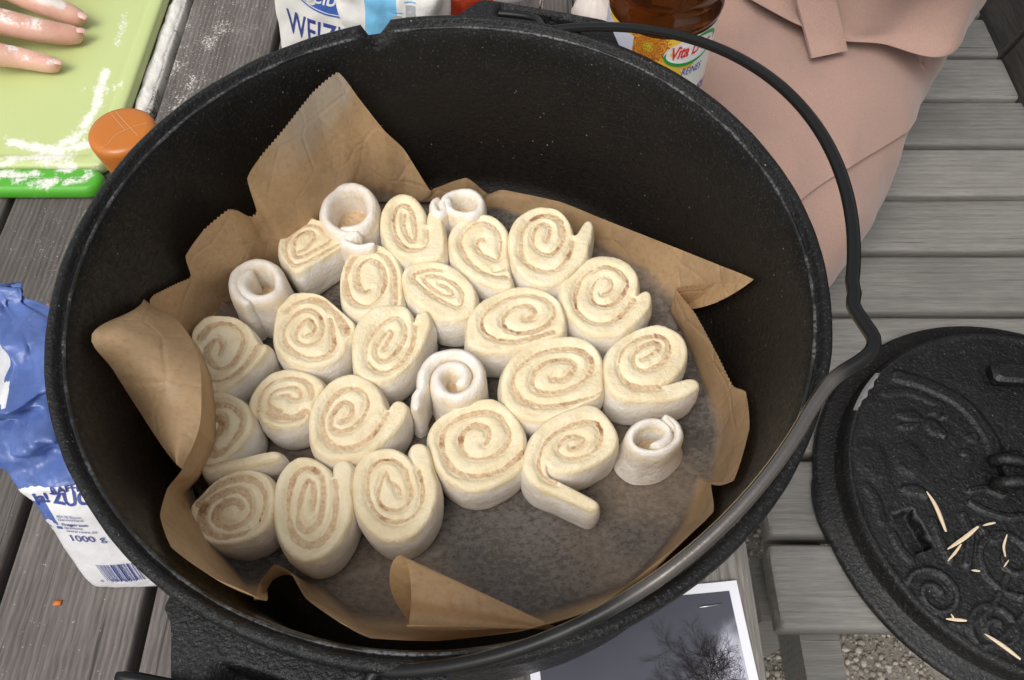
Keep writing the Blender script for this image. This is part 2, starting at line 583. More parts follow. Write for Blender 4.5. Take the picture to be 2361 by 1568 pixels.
table = thing('picnic_table', (-.3, .6, Z_GROUND), 'weathered grey brown wooden picnic table under the black pot', 'table')
PITCH_T = .1055
for k in range(8):
    xr = .168 - k * PITCH_T
    board('board', table, W_TABLE2 if k == 0 else W_TABLE, xr - PITCH_T + .007, xr, -.45, 1.75, 0.0, .03, flour=True, res=150, seed=k)
for yy in (-.2, .62, 1.45):
    board('crossbeam', table, W_TABLE, yy - .045, yy + .045, -.62, .13, -.0315, .05, along='x', res=6)
for sx in (-.55, .05):
    for yy in (-.1, 1.35):
        MB().box((sx, yy, (Z_GROUND - .083) / 2), (.045, .035, (-.083 - Z_GROUND) / 2), 0, .004).put('leg', W_TABLE, table, smooth=False)

# ------------------------------------------------------------------ slatted bench beside the table
bench = thing('slatted_bench', (.51, .55, Z_GROUND), 'silvery grey slatted wooden bench with dark backrest, carrying the pot lid', 'bench')
for k in range(14):
    y0 = .157 + k * .0935
    board('slat', bench, W_BENCH, y0, y0 + .0842, .268 + .004 * ((k * 7) % 3), .748, Z_BENCH, .034, along='x', bev=.005, res=40, seed=20 + k)
for xx in (.315, .68):
    MB().box((xx, .80, Z_BENCH - .034 - .036), (.02, .70, .035)).put('rail', W_BENCH, bench, smooth=False)
for xx in (.315, .68):
    for yy in (.22, 1.36):
        MB().box((xx, yy, (Z_GROUND + Z_BENCH - .105) / 2), (.035, .035, (Z_BENCH - .105 - Z_GROUND) / 2)).put('leg', W_BENCH, bench, smooth=False)
lean = R(14)
for k in range(9):
    zc = .02 + .0
    y0 = .14 + k * .145
    m = MB().box((0, 0, 0), (.014, .068, .33), 0, .003)
    V = np.array(m.v)
    ca, sa = math.cos(lean), math.sin(lean)
    V = np.stack([V[:, 0] * ca + V[:, 2] * sa, V[:, 1], -V[:, 0] * sa + V[:, 2] * ca], 1) + [.765 + .33 * sa, y0 + .068, Z_BENCH - .03 + .33 * ca]
    put('backrest_plank', V, m.f, W_BACK, bench, smooth=False)

# ================================================================== DUTCH OVEN
PC = np.array([-.0388, .2654])
PR, PZ = .2149, .200
Z_FLOOR = .044
pot = thing('dutch_oven', (PC[0], PC[1], 0.0), 'large open black cast iron pot holding the cinnamon rolls on baking paper', 'pot')
def wall_r(z):        # inner wall radius at height z
    t = np.clip((z - Z_FLOOR) / (PZ - Z_FLOOR), 0, 1)
    r = .1925 + .012 * t
    return r - .018 * np.clip(1 - (z - Z_FLOOR) / .018, 0, 1) ** 2
prof = [(0.0, .030), (.10, .030), (.165, .031), (.187, .035), (.198, .044), (.2015, .058), (.2045, .10), (.2065, .15), (.2075, .180), (.2085, .186), (.2135, .189),
        (.2149, .1925), (.2149, .1965), (.2142, .1995), (.2126, .2004), (.2104, .2004), (.2092, .1996), (.2088, .1972), (.2070, .1958), (.2052, .1930)]
for z in np.linspace(.188, Z_FLOOR + .018, 24):
    prof.append((wall_r(z), z))
for a in np.linspace(0, PI / 2, 8)[1:]:
    prof.append((.1755 + .0184 * math.cos(a), Z_FLOOR + .018 - .018 * math.sin(a)))
prof += [(.12, Z_FLOOR), (.06, Z_FLOOR), (0, Z_FLOOR)]
prof = np.array(prof)
NSEG = 320
tt = np.arange(NSEG) / NSEG * 2 * PI
V = np.stack([prof[:, 0][:, None] * np.cos(tt), prof[:, 0][:, None] * np.sin(tt), np.repeat(prof[:, 1][:, None], NSEG, 1)], 2)
nt = U(867, 62, .2)
n_ang = math.atan2(nt[1] - PC[1], nt[0] - PC[0])
dang = (tt - n_ang + PI) % (2 * PI) - PI
arc = dang * PR
notch = sstep(.0085, .0055, np.abs(arc)) * .0095
V[:, :, 2] -= notch[None] * sstep(.186, .1975, V[:, :, 2]) * (prof[:, 0] > .2)[:, None]
nzv = fbm(V, 35, 3, 3)
rr = np.linalg.norm(V[:, :, :2], axis=2, keepdims=True) + 1e-9
V[:, :, :2] *= 1 + (.0006 * nzv[..., None]) / rr * (rr > .15)
V[:, :, 2] += .0004 * fbm(V, 60, 9, 2)
V = V + np.array([PC[0], PC[1], 0])
split = 18
put('body', V[:split + 1].reshape(-1, 3), grid_faces(split + 1, NSEG, False, True), IRON, pot, recalc=False)
put('inner_wall', V[split:].reshape(-1, 3), grid_faces(len(prof) - split, NSEG, False, True), IRON_IN, pot, recalc=False)
for k in range(3):
    a = R(50 + 120 * k)
    MB().lathe([(0, -.0), (.011, 0), (.013, .004), (.016, .034), (.016, .04)], (PC[0] + .135 * math.cos(a), PC[1] + .135 * math.sin(a), .0005), 16).put('foot', IRON, pot)

def rim_highlight_mat():  # paler rubbed iron, with the inner rim's bright highlight put into its colour
    M = Mat('rubbed iron edge highlight')
    v = M.coord()
    n = M.ramp(M.noise(v, 60, 3), .40, .62)
    M.set(col=M.mix(M.math('MULTIPLY', n, M.ramp(M.noise(v, 500, 2), .35, .6)), (.006, .006, .0062), (.11, .11, .115)), rough=.42, spec=.5)
    M.set(normal=M.bump(M.noise(v, 600, 3), .7, .0008))
    return M.m
RIM_HIGHLIGHT = rim_highlight_mat()
tr_ = np.arange(300) / 300 * 2 * PI
keep = np.abs((tr_ - n_ang + PI) % (2 * PI) - PI) * PR > .011
ringp = np.stack([PC[0] + .2066 * np.cos(tr_), PC[1] + .2066 * np.sin(tr_), .1952 + 0 * tr_], 1)
k0 = int(np.argmin(keep)); order = np.r_[k0:300, 0:k0]; order = [i for i in order if keep[i]]
MB().tube(ringp[order], .0011, 8).put('rim_edge', RIM_HIGHLIGHT, pot)  # thin ring added to carry the painted rim highlight
# lugs that carry the bail
LUG_A = R(75)
def lug(ang, hook=1):
    ca, sa = math.cos(ang), math.sin(ang)
    e_r, e_t = np.array([ca, sa, 0]), np.array([-sa, ca, 0])
    c = np.array([PC[0], PC[1], 0])
    # plan outline of the ear: broad at the wall, narrowing outwards, with a slot
    ts = np.linspace(-1, 1, 33)
    outer = []
    for t in ts:
        wdt = .066 * t
        ext = .2125 + .034 * sstep(1.0, .66, abs(t)) 
        outer.append((wdt, ext))
    inner = [(.066 * t, math.sqrt(.2045 ** 2 - (.066 * t) ** 2)) for t in ts]
    zt, zb = .1905, .168
    slot = lambda w, r: (abs(w) < .032 and .2255 < r < .2365)
    nR = 30
    top = np.zeros((33, nR, 3)); bot = np.zeros((33, nR, 3))
    for i in range(33):
        for j in range(nR):
            f = j / (nR - 1)
            w = outer[i][0]
            r = inner[i][1] * (1 - f) + max(outer[i][1], inner[i][1] + .004) * f
            edge = sstep(1.0, .86, f)
            dep = sstep(.033, .029, abs(w)) * sstep(.2235, .2265, r) * sstep(.2405, .2375, r)
            top[i, j] = c + e_t * w + e_r * r + np.array([0, 0, zt - .007 * (1 - edge) - .016 * dep])
            bot[i, j] = c + e_t * w + e_r * (r - .002 * f) + np.array([0, 0, zb + .012 * (1 - edge)])
    m = MB()
    m.grid(top); m.grid(bot[:, ::-1])
    ring = [top[i, -1] for i in range(33)]
    ring2 = [bot[i, -1] for i in range(33)]
    m.grid(np.array([ring, ring2]))
    m.grid(np.array([[top[0, j] for j in range(nR)], [bot[0, j] for j in range(nR)]]))
    m.grid(np.array([[top[-1, j] for j in range(nR)], [bot[-1, j] for j in range(nR)]]))
    return m.put('handle_lug', IRON, pot)
lug(LUG_A); lug(LUG_A + PI)

# bail (wire handle), swung down to the right, with its hanging kink in the middle
BA = R(79); PHI = R(22)
a_ = np.array([math.cos(BA), math.sin(BA), 0]); b_ = np.array([math.sin(BA), -math.cos(BA), 0])
up_ = math.cos(PHI) * b_ + math.sin(PHI) * np.array([0, 0, 1])
bc = np.array([PC[0], PC[1], .185])
pts = []
for t in np.linspace(R(6), R(174), 85):
    if R(96) < t < R(112): continue
    pts.append(bc + .214 * math.cos(t) * a_ + .217 * math.sin(t) * up_)
# kink
k0 = bc + .214 * math.cos(R(79.5)) * a_ + .217 * math.sin(R(79.5)) * up_
k1 = bc + .214 * math.cos(R(100.5)) * a_ + .217 * math.sin(R(100.5)) * up_
idx = next(i for i, p in enumerate(pts) if (p - bc) @ a_ < .214 * math.cos(R(104)))
KT = R(104)
ku = math.cos(KT) * .214 * a_ + math.sin(KT) * .217 * up_
kt = -math.sin(KT) * a_ + math.cos(KT) * up_
kr = ku / np.linalg.norm(ku)
kn = [bc + ku + kt * d_ + kr * e_ for d_, e_ in ((-.024, .0003), (-.018, .001), (-.010, .007), (-.003, .0125), (.003, .0135), (.009, .0105), (.017, .004), (.024, .0003))]
pts = pts[:idx] + kn + pts[idx:]
# hooked ends run through the lug slots
h0 = [bc + a_ * .234 - b_ * .040 + [0, 0, -.002], bc + a_ * .235 - b_ * .012 + [0, 0, 0.001], bc + a_ * .230 + b_ * .012 + [0, 0, .004]]
h1 = [bc - a_ * .228 + b_ * .012 + [0, 0, .004], bc - a_ * .234 - b_ * .03 + [0, 0, .008], bc - a_ * .236 - b_ * .086 + [0, 0, .012]]
path = cr_spline(np.array(h0[:] + pts + h1[:]), 260)
worn = np.zeros(len(path))
tk = np.linspace(0, 1, len(path))
worn = .85 * np.exp(-((tk - .60) / .05) ** 2) + .60 * np.exp(-((tk - .70) / .09) ** 2) + .25 * np.exp(-((tk - .5) / .04) ** 2)
rad = np.full(len(path), .0031)
rad[:3] = [.0018, .0026, .0030]; rad[-3:] = [.0030, .0026, .0018]
m = MB().tube(path, rad, 16)
m.put('bail_handle', BAIL, pot, attrs={'worn': np.repeat(worn, 16)})

# ================================================================== BAKING PAPER
def clampwall(vx, vy, z, gap=.004):
    """keep the sheet inside the pot: slide a point down its measured line until it clears the wall"""
    if .155 < z < .18 and vy > 1400:          # lies against the near wall, just under the rim
        p = U(vx, vy, z); d = p[:2] - PC
        p[:2] = PC + d / np.linalg.norm(d) * (wall_r(z) - .005)
        return p
    for _ in range(80):
        p = U(vx, vy, z)
        r = math.hypot(p[0] - PC[0], p[1] - PC[1])
        if r <= wall_r(z) - gap: return p
        z += .002
        if z > .23: break
    d = p[:2] - PC
    p[:2] = PC + d / r * (wall_r(min(p[2], .2)) - gap)
    return p
ZP = Z_FLOOR + .0016
# columns around the sheet: point where it leaves the floor, point on its edge, height of the edge, serrated, pale
colm = [
 ((700,640),(592,488),.115,0,.2), ((720,600),(570,412),.155,0,.1), ((745,575),(600,362),.165,1,.35), ((760,560),(655,297),.175,1,.5), ((800,520),(722,212),.183,1,.6),
 ((840,490),(780,167),.188,0,.6), ((870,475),(830,230),.160,0,.2), ((900,470),(885,300),.130,0,0), ((930,470),(932,345),.105,0,0), ((960,470),(990,437),.066,0,0),
 ((1020,470),(1003,434),.066,0,0), ((1060,480),(1075,410),.085,0,0), ((1110,485),(1125,447),.062,0,0), ((1150,490),(1160,438),.068,0,.2),
 ((1250,520),(1290,465),.072,0,.1), ((1380,580),(1390,505),.078,0,.2), ((1470,630),(1555,570),.085,0,0), ((1500,670),(1650,608),.095,0,0), ((1528,700),(1738,645),.112,0,0),
 ((1540,712),(1650,655),.105,1,0), ((1548,722),(1560,664),.095,1,0), ((1566,760),(1604,725),.088,1,0), ((1600,850),(1656,822),.088,1,0), ((1630,930),(1690,890),.088,1,.1),
 ((1645,980),(1720,905),.100,1,.3), ((1650,1010),(1728,988),.102,0,.1), ((1630,1080),(1692,1108),.09,0,0), ((1600,1105),(1640,1112),.068,0,0), ((1560,1200),(1645,1180),.082,0,0),
 ((1450,1330),(1570,1300),.092,0,0), ((1250,1400),(1400,1445),.160,0,0), ((1120,1410),(1230,1500),.176,0,0), ((980,1405),(1010,1500),.178,0,0), ((870,1400),(850,1495),.172,0,0),
 ((800,1390),(768,1485),.062,0,0), ((740,1340),(705,1380),.088,0,0), ((700,1330),(668,1318),.102,0,0), ((660,1322),(632,1302),.106,0,0), ((640,1310),(598,1345),.096,0,0), ((610,1300),(585,1385),.092,0,0),
 ((560,1312),(565,1405),.098,0,0), ((478,1292),(480,1342),.108,0,0), ((428,1228),(395,1262),.118,0,0), ((410,1165),(369,1190),.125,0,0), ((428,1102),(385,1128),.132,0,0),
 ((456,1066),(420,1082),.138,0,0), ((490,1000),(458,990),.142,0,0), ((488,930),(464,900),.142,0,0), ((478,860),(455,820),.140,0,0), ((468,800),(415,745),.138,0,0), ((465,770),(347,702),.134,0,0),
 ((475,755),(352,682),.120,1,0), ((500,735),(405,655),.116,1,0), ((520,720),(440,638),.110,0,0), ((540,705),(428,590),.128,0,.1), ((570,685),(470,530),.14,1,.3), ((600,660),(525,484),.145,1,.3),
 ((640,640),(548,486),.132,0,.1), ((670,640),(576,500),.112,1,.3)]
nC = len(colm)
fl_p = np.array([U(*c[0], ZP) for c in colm])
ed_p = np.array([clampwall(*c[1], c[2]) for c in colm])
NP = 36
def close_interp(P, per):
    Q = np.vstack([P, P[:1]])
    out = []
    for k in range(len(P)):
        for i in range(per):
            out.append(Q[k] * (1 - i / per) + Q[k + 1] * (i / per))
    return np.array(out)
def close_smooth(P, per, amt=.5):
    n = len(P); out = []
    for k in range(n):
        p0, p1, p2, p3 = P[k - 1], P[k], P[(k + 1) % n], P[(k + 2) % n]
        for i in range(per):
            t = i / per
            cr = 0.5 * (2 * p1 + (p2 - p0) * t + (2 * p0 - 5 * p1 + 4 * p2 - p3) * t * t + (3 * p1 - p0 - 3 * p2 + p3) * t ** 3)
            out.append(cr * amt + (p1 * (1 - t) + p2 * t) * (1 - amt))
    return np.array(out)
FLp = close_smooth(fl_p, NP, .8); EDp = close_smooth(ed_p, NP, .45)
ser = np.repeat(np.array([c[3] for c in colm], float), NP)
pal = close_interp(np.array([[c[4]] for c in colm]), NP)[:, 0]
n = len(FLp)
cen = np.array([PC[0] + .02, PC[1] - .02, ZP])
# serrated tear-off edges
seg = np.r_[0, np.cumsum(np.linalg.norm(np.diff(EDp, axis=0), axis=1))]
zig = (np.abs((seg / .0030) % 1 - .5) * 2 - .5) * .0019
inw = (FLp - EDp); inw /= np.linalg.norm(inw, axis=1)[:, None] + 1e-9
EDp = EDp + inw * (zig * ser)[:, None]
rows, gre, pl = [], [], []
FLOOR_F = np.linspace(.04, .965, 30)
def floor_marks(p):
    """greasy see-through patches and flour smears on the flat of the sheet"""
    d = np.zeros(len(p)); w = np.zeros(len(p))
    g = .62 + .30 * sstep(-.15, .15, fbm(p, 13, 21, 2)) + .08 * fbm(p, 40, 23, 2)
    for pts, wd, a in (([(1010, 1275), (900, 1300), (800, 1330), (740, 1345)], .0062, .5), ([(1000, 1380), (1010, 1300), (1000, 1230)], .004, .25), ([(1390, 505), (1370, 530), (1380, 560)], .006, .55), ([(1120, 460), (1200, 480)], .009, .35)):
        P = resample(np.array([U(*v, ZP)[:2] for v in pts]), 16)
        w = np.maximum(w, a * np.exp(-((p[:, None, :2] - P[None]) ** 2).sum(2).min(1) / wd ** 2))
    return g, w
for f in FLOOR_F:
    q = cen * (1 - f) + FLp * f
    g_, w_ = floor_marks(q)
    rows.append(q); gre.append(g_); pl.append(w_)
for f in np.linspace(0, 1, 15):
    corner = FLp * .42 + EDp * .58
    corner[:, 2] = FLp[:, 2] * .82 + EDp[:, 2] * .18
    p = FLp * (1 - f) ** 2 + corner * 2 * f * (1 - f) + EDp * f ** 2
    wr = math.sin(PI * min(1, f * 1.05)) if f < .95 else 0
    p = p + (.0028 * wr * fbm(p, 26, 5, 2) + .0030 * wr * np.maximum(0, ridged(p, 34, 8, 2) - .2) + .0016 * wr * tri_noise(p, 26, 3))[:, None] * np.array([.3, -.3, .8])
    p[:, 2] = np.maximum(p[:, 2], ZP)
    g_, w_ = floor_marks(p)
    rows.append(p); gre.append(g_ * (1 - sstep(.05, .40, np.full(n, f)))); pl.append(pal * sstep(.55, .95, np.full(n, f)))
Gp = np.array(rows)
# never through the iron floor or wall
rad_ = np.hypot(Gp[..., 0] - PC[0], Gp[..., 1] - PC[1])
uu_ = np.clip((rad_ - .1755) / .0184, 0, .98)
Gp[..., 2] = np.maximum(Gp[..., 2], Z_FLOOR + .018 * (1 - np.sqrt(1 - uu_ ** 2)) + .0017 + .0022 * sstep(.155, .18, rad_))
rad_ = np.hypot(Gp[..., 0] - PC[0], Gp[..., 1] - PC[1])
lim = wall_r(Gp[..., 2]) - .0040
sc_ = np.minimum(1, lim / np.maximum(rad_, 1e-6))
Gp[..., 0] = PC[0] + (Gp[..., 0] - PC[0]) * sc_
Gp[..., 1] = PC[1] + (Gp[..., 1] - PC[1]) * sc_
flat = Gp[:31]
flat[..., 2] += .0012 * np.maximum(0, fbm(flat, 24, 2, 2)) * np.linspace(1, .2, 31)[:, None] * (np.hypot(flat[..., 0] - PC[0], flat[..., 1] - PC[1]) < .165)
pm = MB()
pm.grid(Gp, False, True)
pm.add([cen], [])
ci = len(pm.v) - 1
pm.f += [(ci, j, (j + 1) % n) for j in range(n)]
grease = list(np.array(gre).reshape(-1)) + [.9]
palea = list(np.array(pl).reshape(-1)) + [0]
def patch(A, B, arch, na=40, nb=12, serA=False, serB=False, pale=0.0):
    """ruled strip of the same sheet between two measured lines, bowed by arch"""
    A = cr_spline(A, na); B = cr_spline(B, na)
    out = []
    for f in np.linspace(0, 1, nb):
        p = A * (1 - f) + B * f
        p = p + np.asarray(arch) * math.sin(PI * f)
        p = p + (.0009 * fbm(p, 30, 4, 2))[:, None] * np.array([0, 0, 1])
        out.append(p)
    P = np.array(out)
    k0 = len(pm.v)
    pm.grid(P)
    grease.extend([0] * (len(pm.v) - k0)); palea.extend([pale] * (len(pm.v) - k0))
# the left flap that curls back over itself
ridge = [ed_p[50], ed_p[49], ed_p[48], ed_p[47], ed_p[46], ed_p[45]]
outer = [U(300,727,.137), U(212,768,.128), U(250,838,.128), U(312,935,.130), U(372,1028,.133), ed_p[45] + [-.001, -.001, .0]]
outer = [clampwall(*v, z) for v, z in (((335,706),.134), ((212,768),.128), ((262,855),.128), ((322,950),.130), ((378,1035),.134))] + [ed_p[45] + [-.001, 0, .0005]]
patch(ridge, outer, (0, 0, .007))
# the rolled cone at the near side
apx = clampwall(1295, 1452, .09)
front = [clampwall(930,1514,.15), clampwall(943,1440,.125), clampwall(948,1370,.122), clampwall(942,1310,.120), clampwall(925,1279,.118)]
back = [U(925,1279,.118), U(905,1296,.114), U(898,1328,.105), U(906,1375,.092), clampwall(945,1440,.078)]
loop = cr_spline(np.array(front + back[1:]), 60)
k0 = len(pm.v)
P = []
for f in np.linspace(0, .985, 26):
    q = loop * (1 - f) + apx * f
    P.append(q)
pm.grid(np.array(P))
grease.extend([0] * (len(pm.v) - k0)); palea.extend([0] * (len(pm.v) - k0))
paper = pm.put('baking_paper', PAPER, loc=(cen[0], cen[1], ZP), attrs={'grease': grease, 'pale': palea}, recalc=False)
tag(paper, 'crumpled brown baking paper with serrated edges lining the black pot', 'baking paper')

# ================================================================== CINNAMON ROLLS
Z_ROLL0 = ZP + .0022
def cinnamon_roll(cx, cy, ax, ay, rot, pe, tail, label, h=.037, white=False, N=None, thick=None, tilt=(0, 0), dome=.0, fill_drop=.0016, seed=0, hollow=.1, flare=0.0, pwr=.92, off=(0, -11)):
    zt = Z_ROLL0 + h
    C = U(cx, cy, zt)
    J = np.stack([U(cx + 1, cy, zt) - C, U(cx, cy + 1, zt) - C], 1)[:2]       # metres per measured px on that plane
    ax, ay = ax * 1.07, ay * 1.07
    Rpx = math.sqrt(ax * ay)
    if N is None: N = max(1.75, Rpx / 43.0)
    hn = 15.0 / Rpx
    rend = (1 - hn) / (1 - (.46 / N if not white else .10))
    cr, sr = math.cos(R(rot)), math.sin(R(rot))
    psi = np.linspace(R(pe) - 2 * PI * N, R(pe), int(64 * N))
    u = np.linspace(0, 1, len(psi))
    rng = np.random.default_rng(seed + 100)
    ph = rng.uniform(0, 6.28, 4)
    wob = 1 + .028 * np.sin(2 * psi + ph[0]) + .022 * np.sin(3 * psi + ph[1]) + .018 * np.sin(1.37 * psi + ph[2]) + .004 * np.sin(4.3 * psi + ph[3])
    rho = (hollow + (rend - hollow) * u ** pwr) * (1 + (wob - 1) * (.4 + .6 * u))
    ex, ey = ax * rho * np.cos(psi), ay * rho * np.sin(psi)
    dv = np.stack([ex * cr - ey * sr, -(ex * sr + ey * cr)], 1)
    if not white:
        dv = dv + np.array(off) * (np.clip(1 - rho, 0, 1) ** 1.1)[:, None]
    XY = dv @ J.T
    # local pitch -> thickness
    per = int(round(len(psi) / N))
    pit = np.full(len(psi), np.nan)
    pit[per:] = np.linalg.norm(XY[per:] - XY[:-per], axis=1)
    pit[:per] = pit[per] if len(psi) > per else .009
    tmax = thick or .0136
    gapf = .115 + .065 * np.sin(1.9 * psi + ph[1]) + .05 * np.sin(3.3 * psi + ph[2])
    th = np.clip(pit * (1 - np.clip(gapf, .03, .22)), .0048, tmax)
    th[:per] = np.clip(th[:per], .0048, tmax)
    if white: th[:] = thick
    nsp = len(XY)
    if tail:
        T = np.array([(px - cx, py - cy) for px, py in tail]) @ J.T
        tp = cr_spline(np.vstack([XY[-6], XY[-1], T]), 40)
        d0 = np.linalg.norm(tp - XY[-1], axis=1).argmin()
        XY = np.vstack([XY, tp[d0 + 1:]])
        th = np.r_[th, np.full(len(XY) - nsp, min(tmax, .0094))]
    d = np.r_[0, np.cumsum(np.linalg.norm(np.diff(XY, axis=0), axis=1))]
    n_ = max(60, int(d[-1] / .0011))
    s = np.linspace(0, d[-1], n_)
    X = np.interp(s, d, XY[:, 0]); Y = np.interp(s, d, XY[:, 1]); tw = np.interp(s, d, th)
    k = np.ones(5) / 5
    X = np.r_[X[:2], np.convolve(X, k, 'valid'), X[-2:]]; Y = np.r_[Y[:2], np.convolve(Y, k, 'valid'), Y[-2:]]
    tw = tw * (1 + .045 * np.sin(s * 210 + ph[0]) + .03 * np.sin(s * 390 + ph[1]))
    tx, ty = np.gradient(X), np.gradient(Y)
    L = np.hypot(tx, ty) + 1e-9
    nx, ny = -ty / L, tx / L
    dead = np.minimum(s, s[-1] - s)
    cap = np.sqrt(np.clip(1 - (1 - np.clip(dead / .0055, 0, 1)) ** 2, .02, 1))
    hw = tw / 2 * cap * (1 + .035 * vnoise(np.stack([X * 1e3, Y * 1e3, X * 0 + seed], 1), .55, seed) + .02 * vnoise(np.stack([X * 1e3, Y * 1e3, X * 0], 1), 1.3, seed))
    if white:
        pf = [(-1, None), (-1, -.024), (-1.0, -.016), (-.95, -.0092), (-.82, -.0050), (-.58, -.0020), (-.28, -.0004), (0, 0), (.28, -.0004), (.58, -.0020), (.82, -.0050), (.95, -.0092), (1.0, -.016), (1, -.024), (1, None)]
    else:
        pf = [(-1, None), (-1.0, -.012), (-1.0, -.0050), (-.96, -.0028), (-.88, -.0014), (-.7, -.0005), (-.35, .0), (.0, .0001), (.35, .0), (.64, -.0006), (.82, -.0015), (.94, -.0031), (1.02, -.0056), (1.10, -.0105), (1.14, -.019), (1.08, -.029), (1, None)]
    m = len(pf)
    P = np.zeros((n_, m, 3)); A = np.zeros((n_, m)); Cn = np.zeros((n_, m))
    last = np.clip((s - (d[nsp - 1] - 1.02 * (d[nsp - 1] - d[max(0, nsp - per)]))) / .004, 0, 1)
    for j, (w, dz) in enumerate(pf):
        P[:, j, 0] = X + nx * hw * w
        P[:, j, 1] = Y + ny * hw * w
        r2 = np.clip(np.hypot(P[:, j, 0], P[:, j, 1]) / max(1e-6, Rpx * np.linalg.norm(J[:, 0])), 0, 1.3)
        top = h + dome * (1 - r2 ** 2) + tilt[0] * P[:, j, 0] + tilt[1] * P[:, j, 1]
        q = np.stack([P[:, j, 0] + C[0], P[:, j, 1] + C[1], np.zeros(n_)], 1)
        top = top + .0020 * fbm(q, 46, seed, 2) + .0006 * fbm(q, 130, seed + 3, 2) - .0018 * (1 - cap) - .0014 * sstep(.6, 1.0, s / s[-1]) * (0 if white else 1)
        P[:, j, 2] = top + dz if dz is not None else 0.0
        A[:, j] = (0.95 if white else 0.0) if (dz is not None and dz > -.0025) else (1.0 if dz is None or dz < -.01 else .55)
        if white and w * 1 < -.5: Cn[:, j] = .45
        if not white and dz is not None and -.012 < dz < -.002: Cn[:, j] = .35 * (1 - last)
    # lean the foot outward a little, dough slumps
    slump = 1 + .05 + flare
    P[:, 0, :2] *= slump; P[:, -1, :2] *= slump
    bulge = fbm(P + C, 60, seed + 5, 2)[..., None] * .0006
    P[:, 1:-1, :2] += bulge[:, 1:-1] * np.stack([nx, ny], 1)[:, None]
    base = np.array([C[0], C[1], Z_ROLL0])
    W = P + base
    root = thing('cinnamon_roll', base, label, 'cinnamon roll', 'unbaked cinnamon rolls in the pot')
    F = grid_faces(n_, m)
    F += [tuple(range(m)), tuple((n_ - 1) * m + i for i in range(m))]
    put('dough', W.reshape(-1, 3), F, DOUGH, root, attrs={'flour': A.reshape(-1), 'cin': Cn.reshape(-1)})
    # filling that shows between the turns
    i1 = int(np.searchsorted(s, d[nsp - 1])) - 1
    i0 = int(np.searchsorted(s, d[max(0, nsp - 1 - per)]))
    loop = np.stack([X[i0:i1], Y[i0:i1]], 1)
    ang = np.arctan2(loop[:, 1], loop[:, 0])
    o_ = np.argsort(ang)
    la = np.linspace(-PI, PI, 72, endpoint=False)
    lr = np.interp(la, ang[o_], np.hypot(loop[:, 0], loop[:, 1])[o_], period=2 * PI)
    rings = []
    for f in np.linspace(.02, 1.0, 14):
        x, y = lr * f * np.cos(la), lr * f * np.sin(la)
        q = np.stack([x + C[0], y + C[1], x * 0], 1)
        z = h - fill_drop + dome * (1 - f * f) + tilt[0] * x + tilt[1] * y + .0020 * fbm(q, 46, seed, 2) + .0009 * fbm(q, 120, seed + 9, 2)
        rings.append(np.stack([x, y, z], 1))
    low = np.array(rings[-1]); low[:, 2] = h * .3
    rings.append(low)
    Gf = np.array(rings) + base
    put('filling', Gf.reshape(-1, 3), grid_faces(len(rings), 72, False, True) + [tuple(range(72))], FILL, root)
    return root
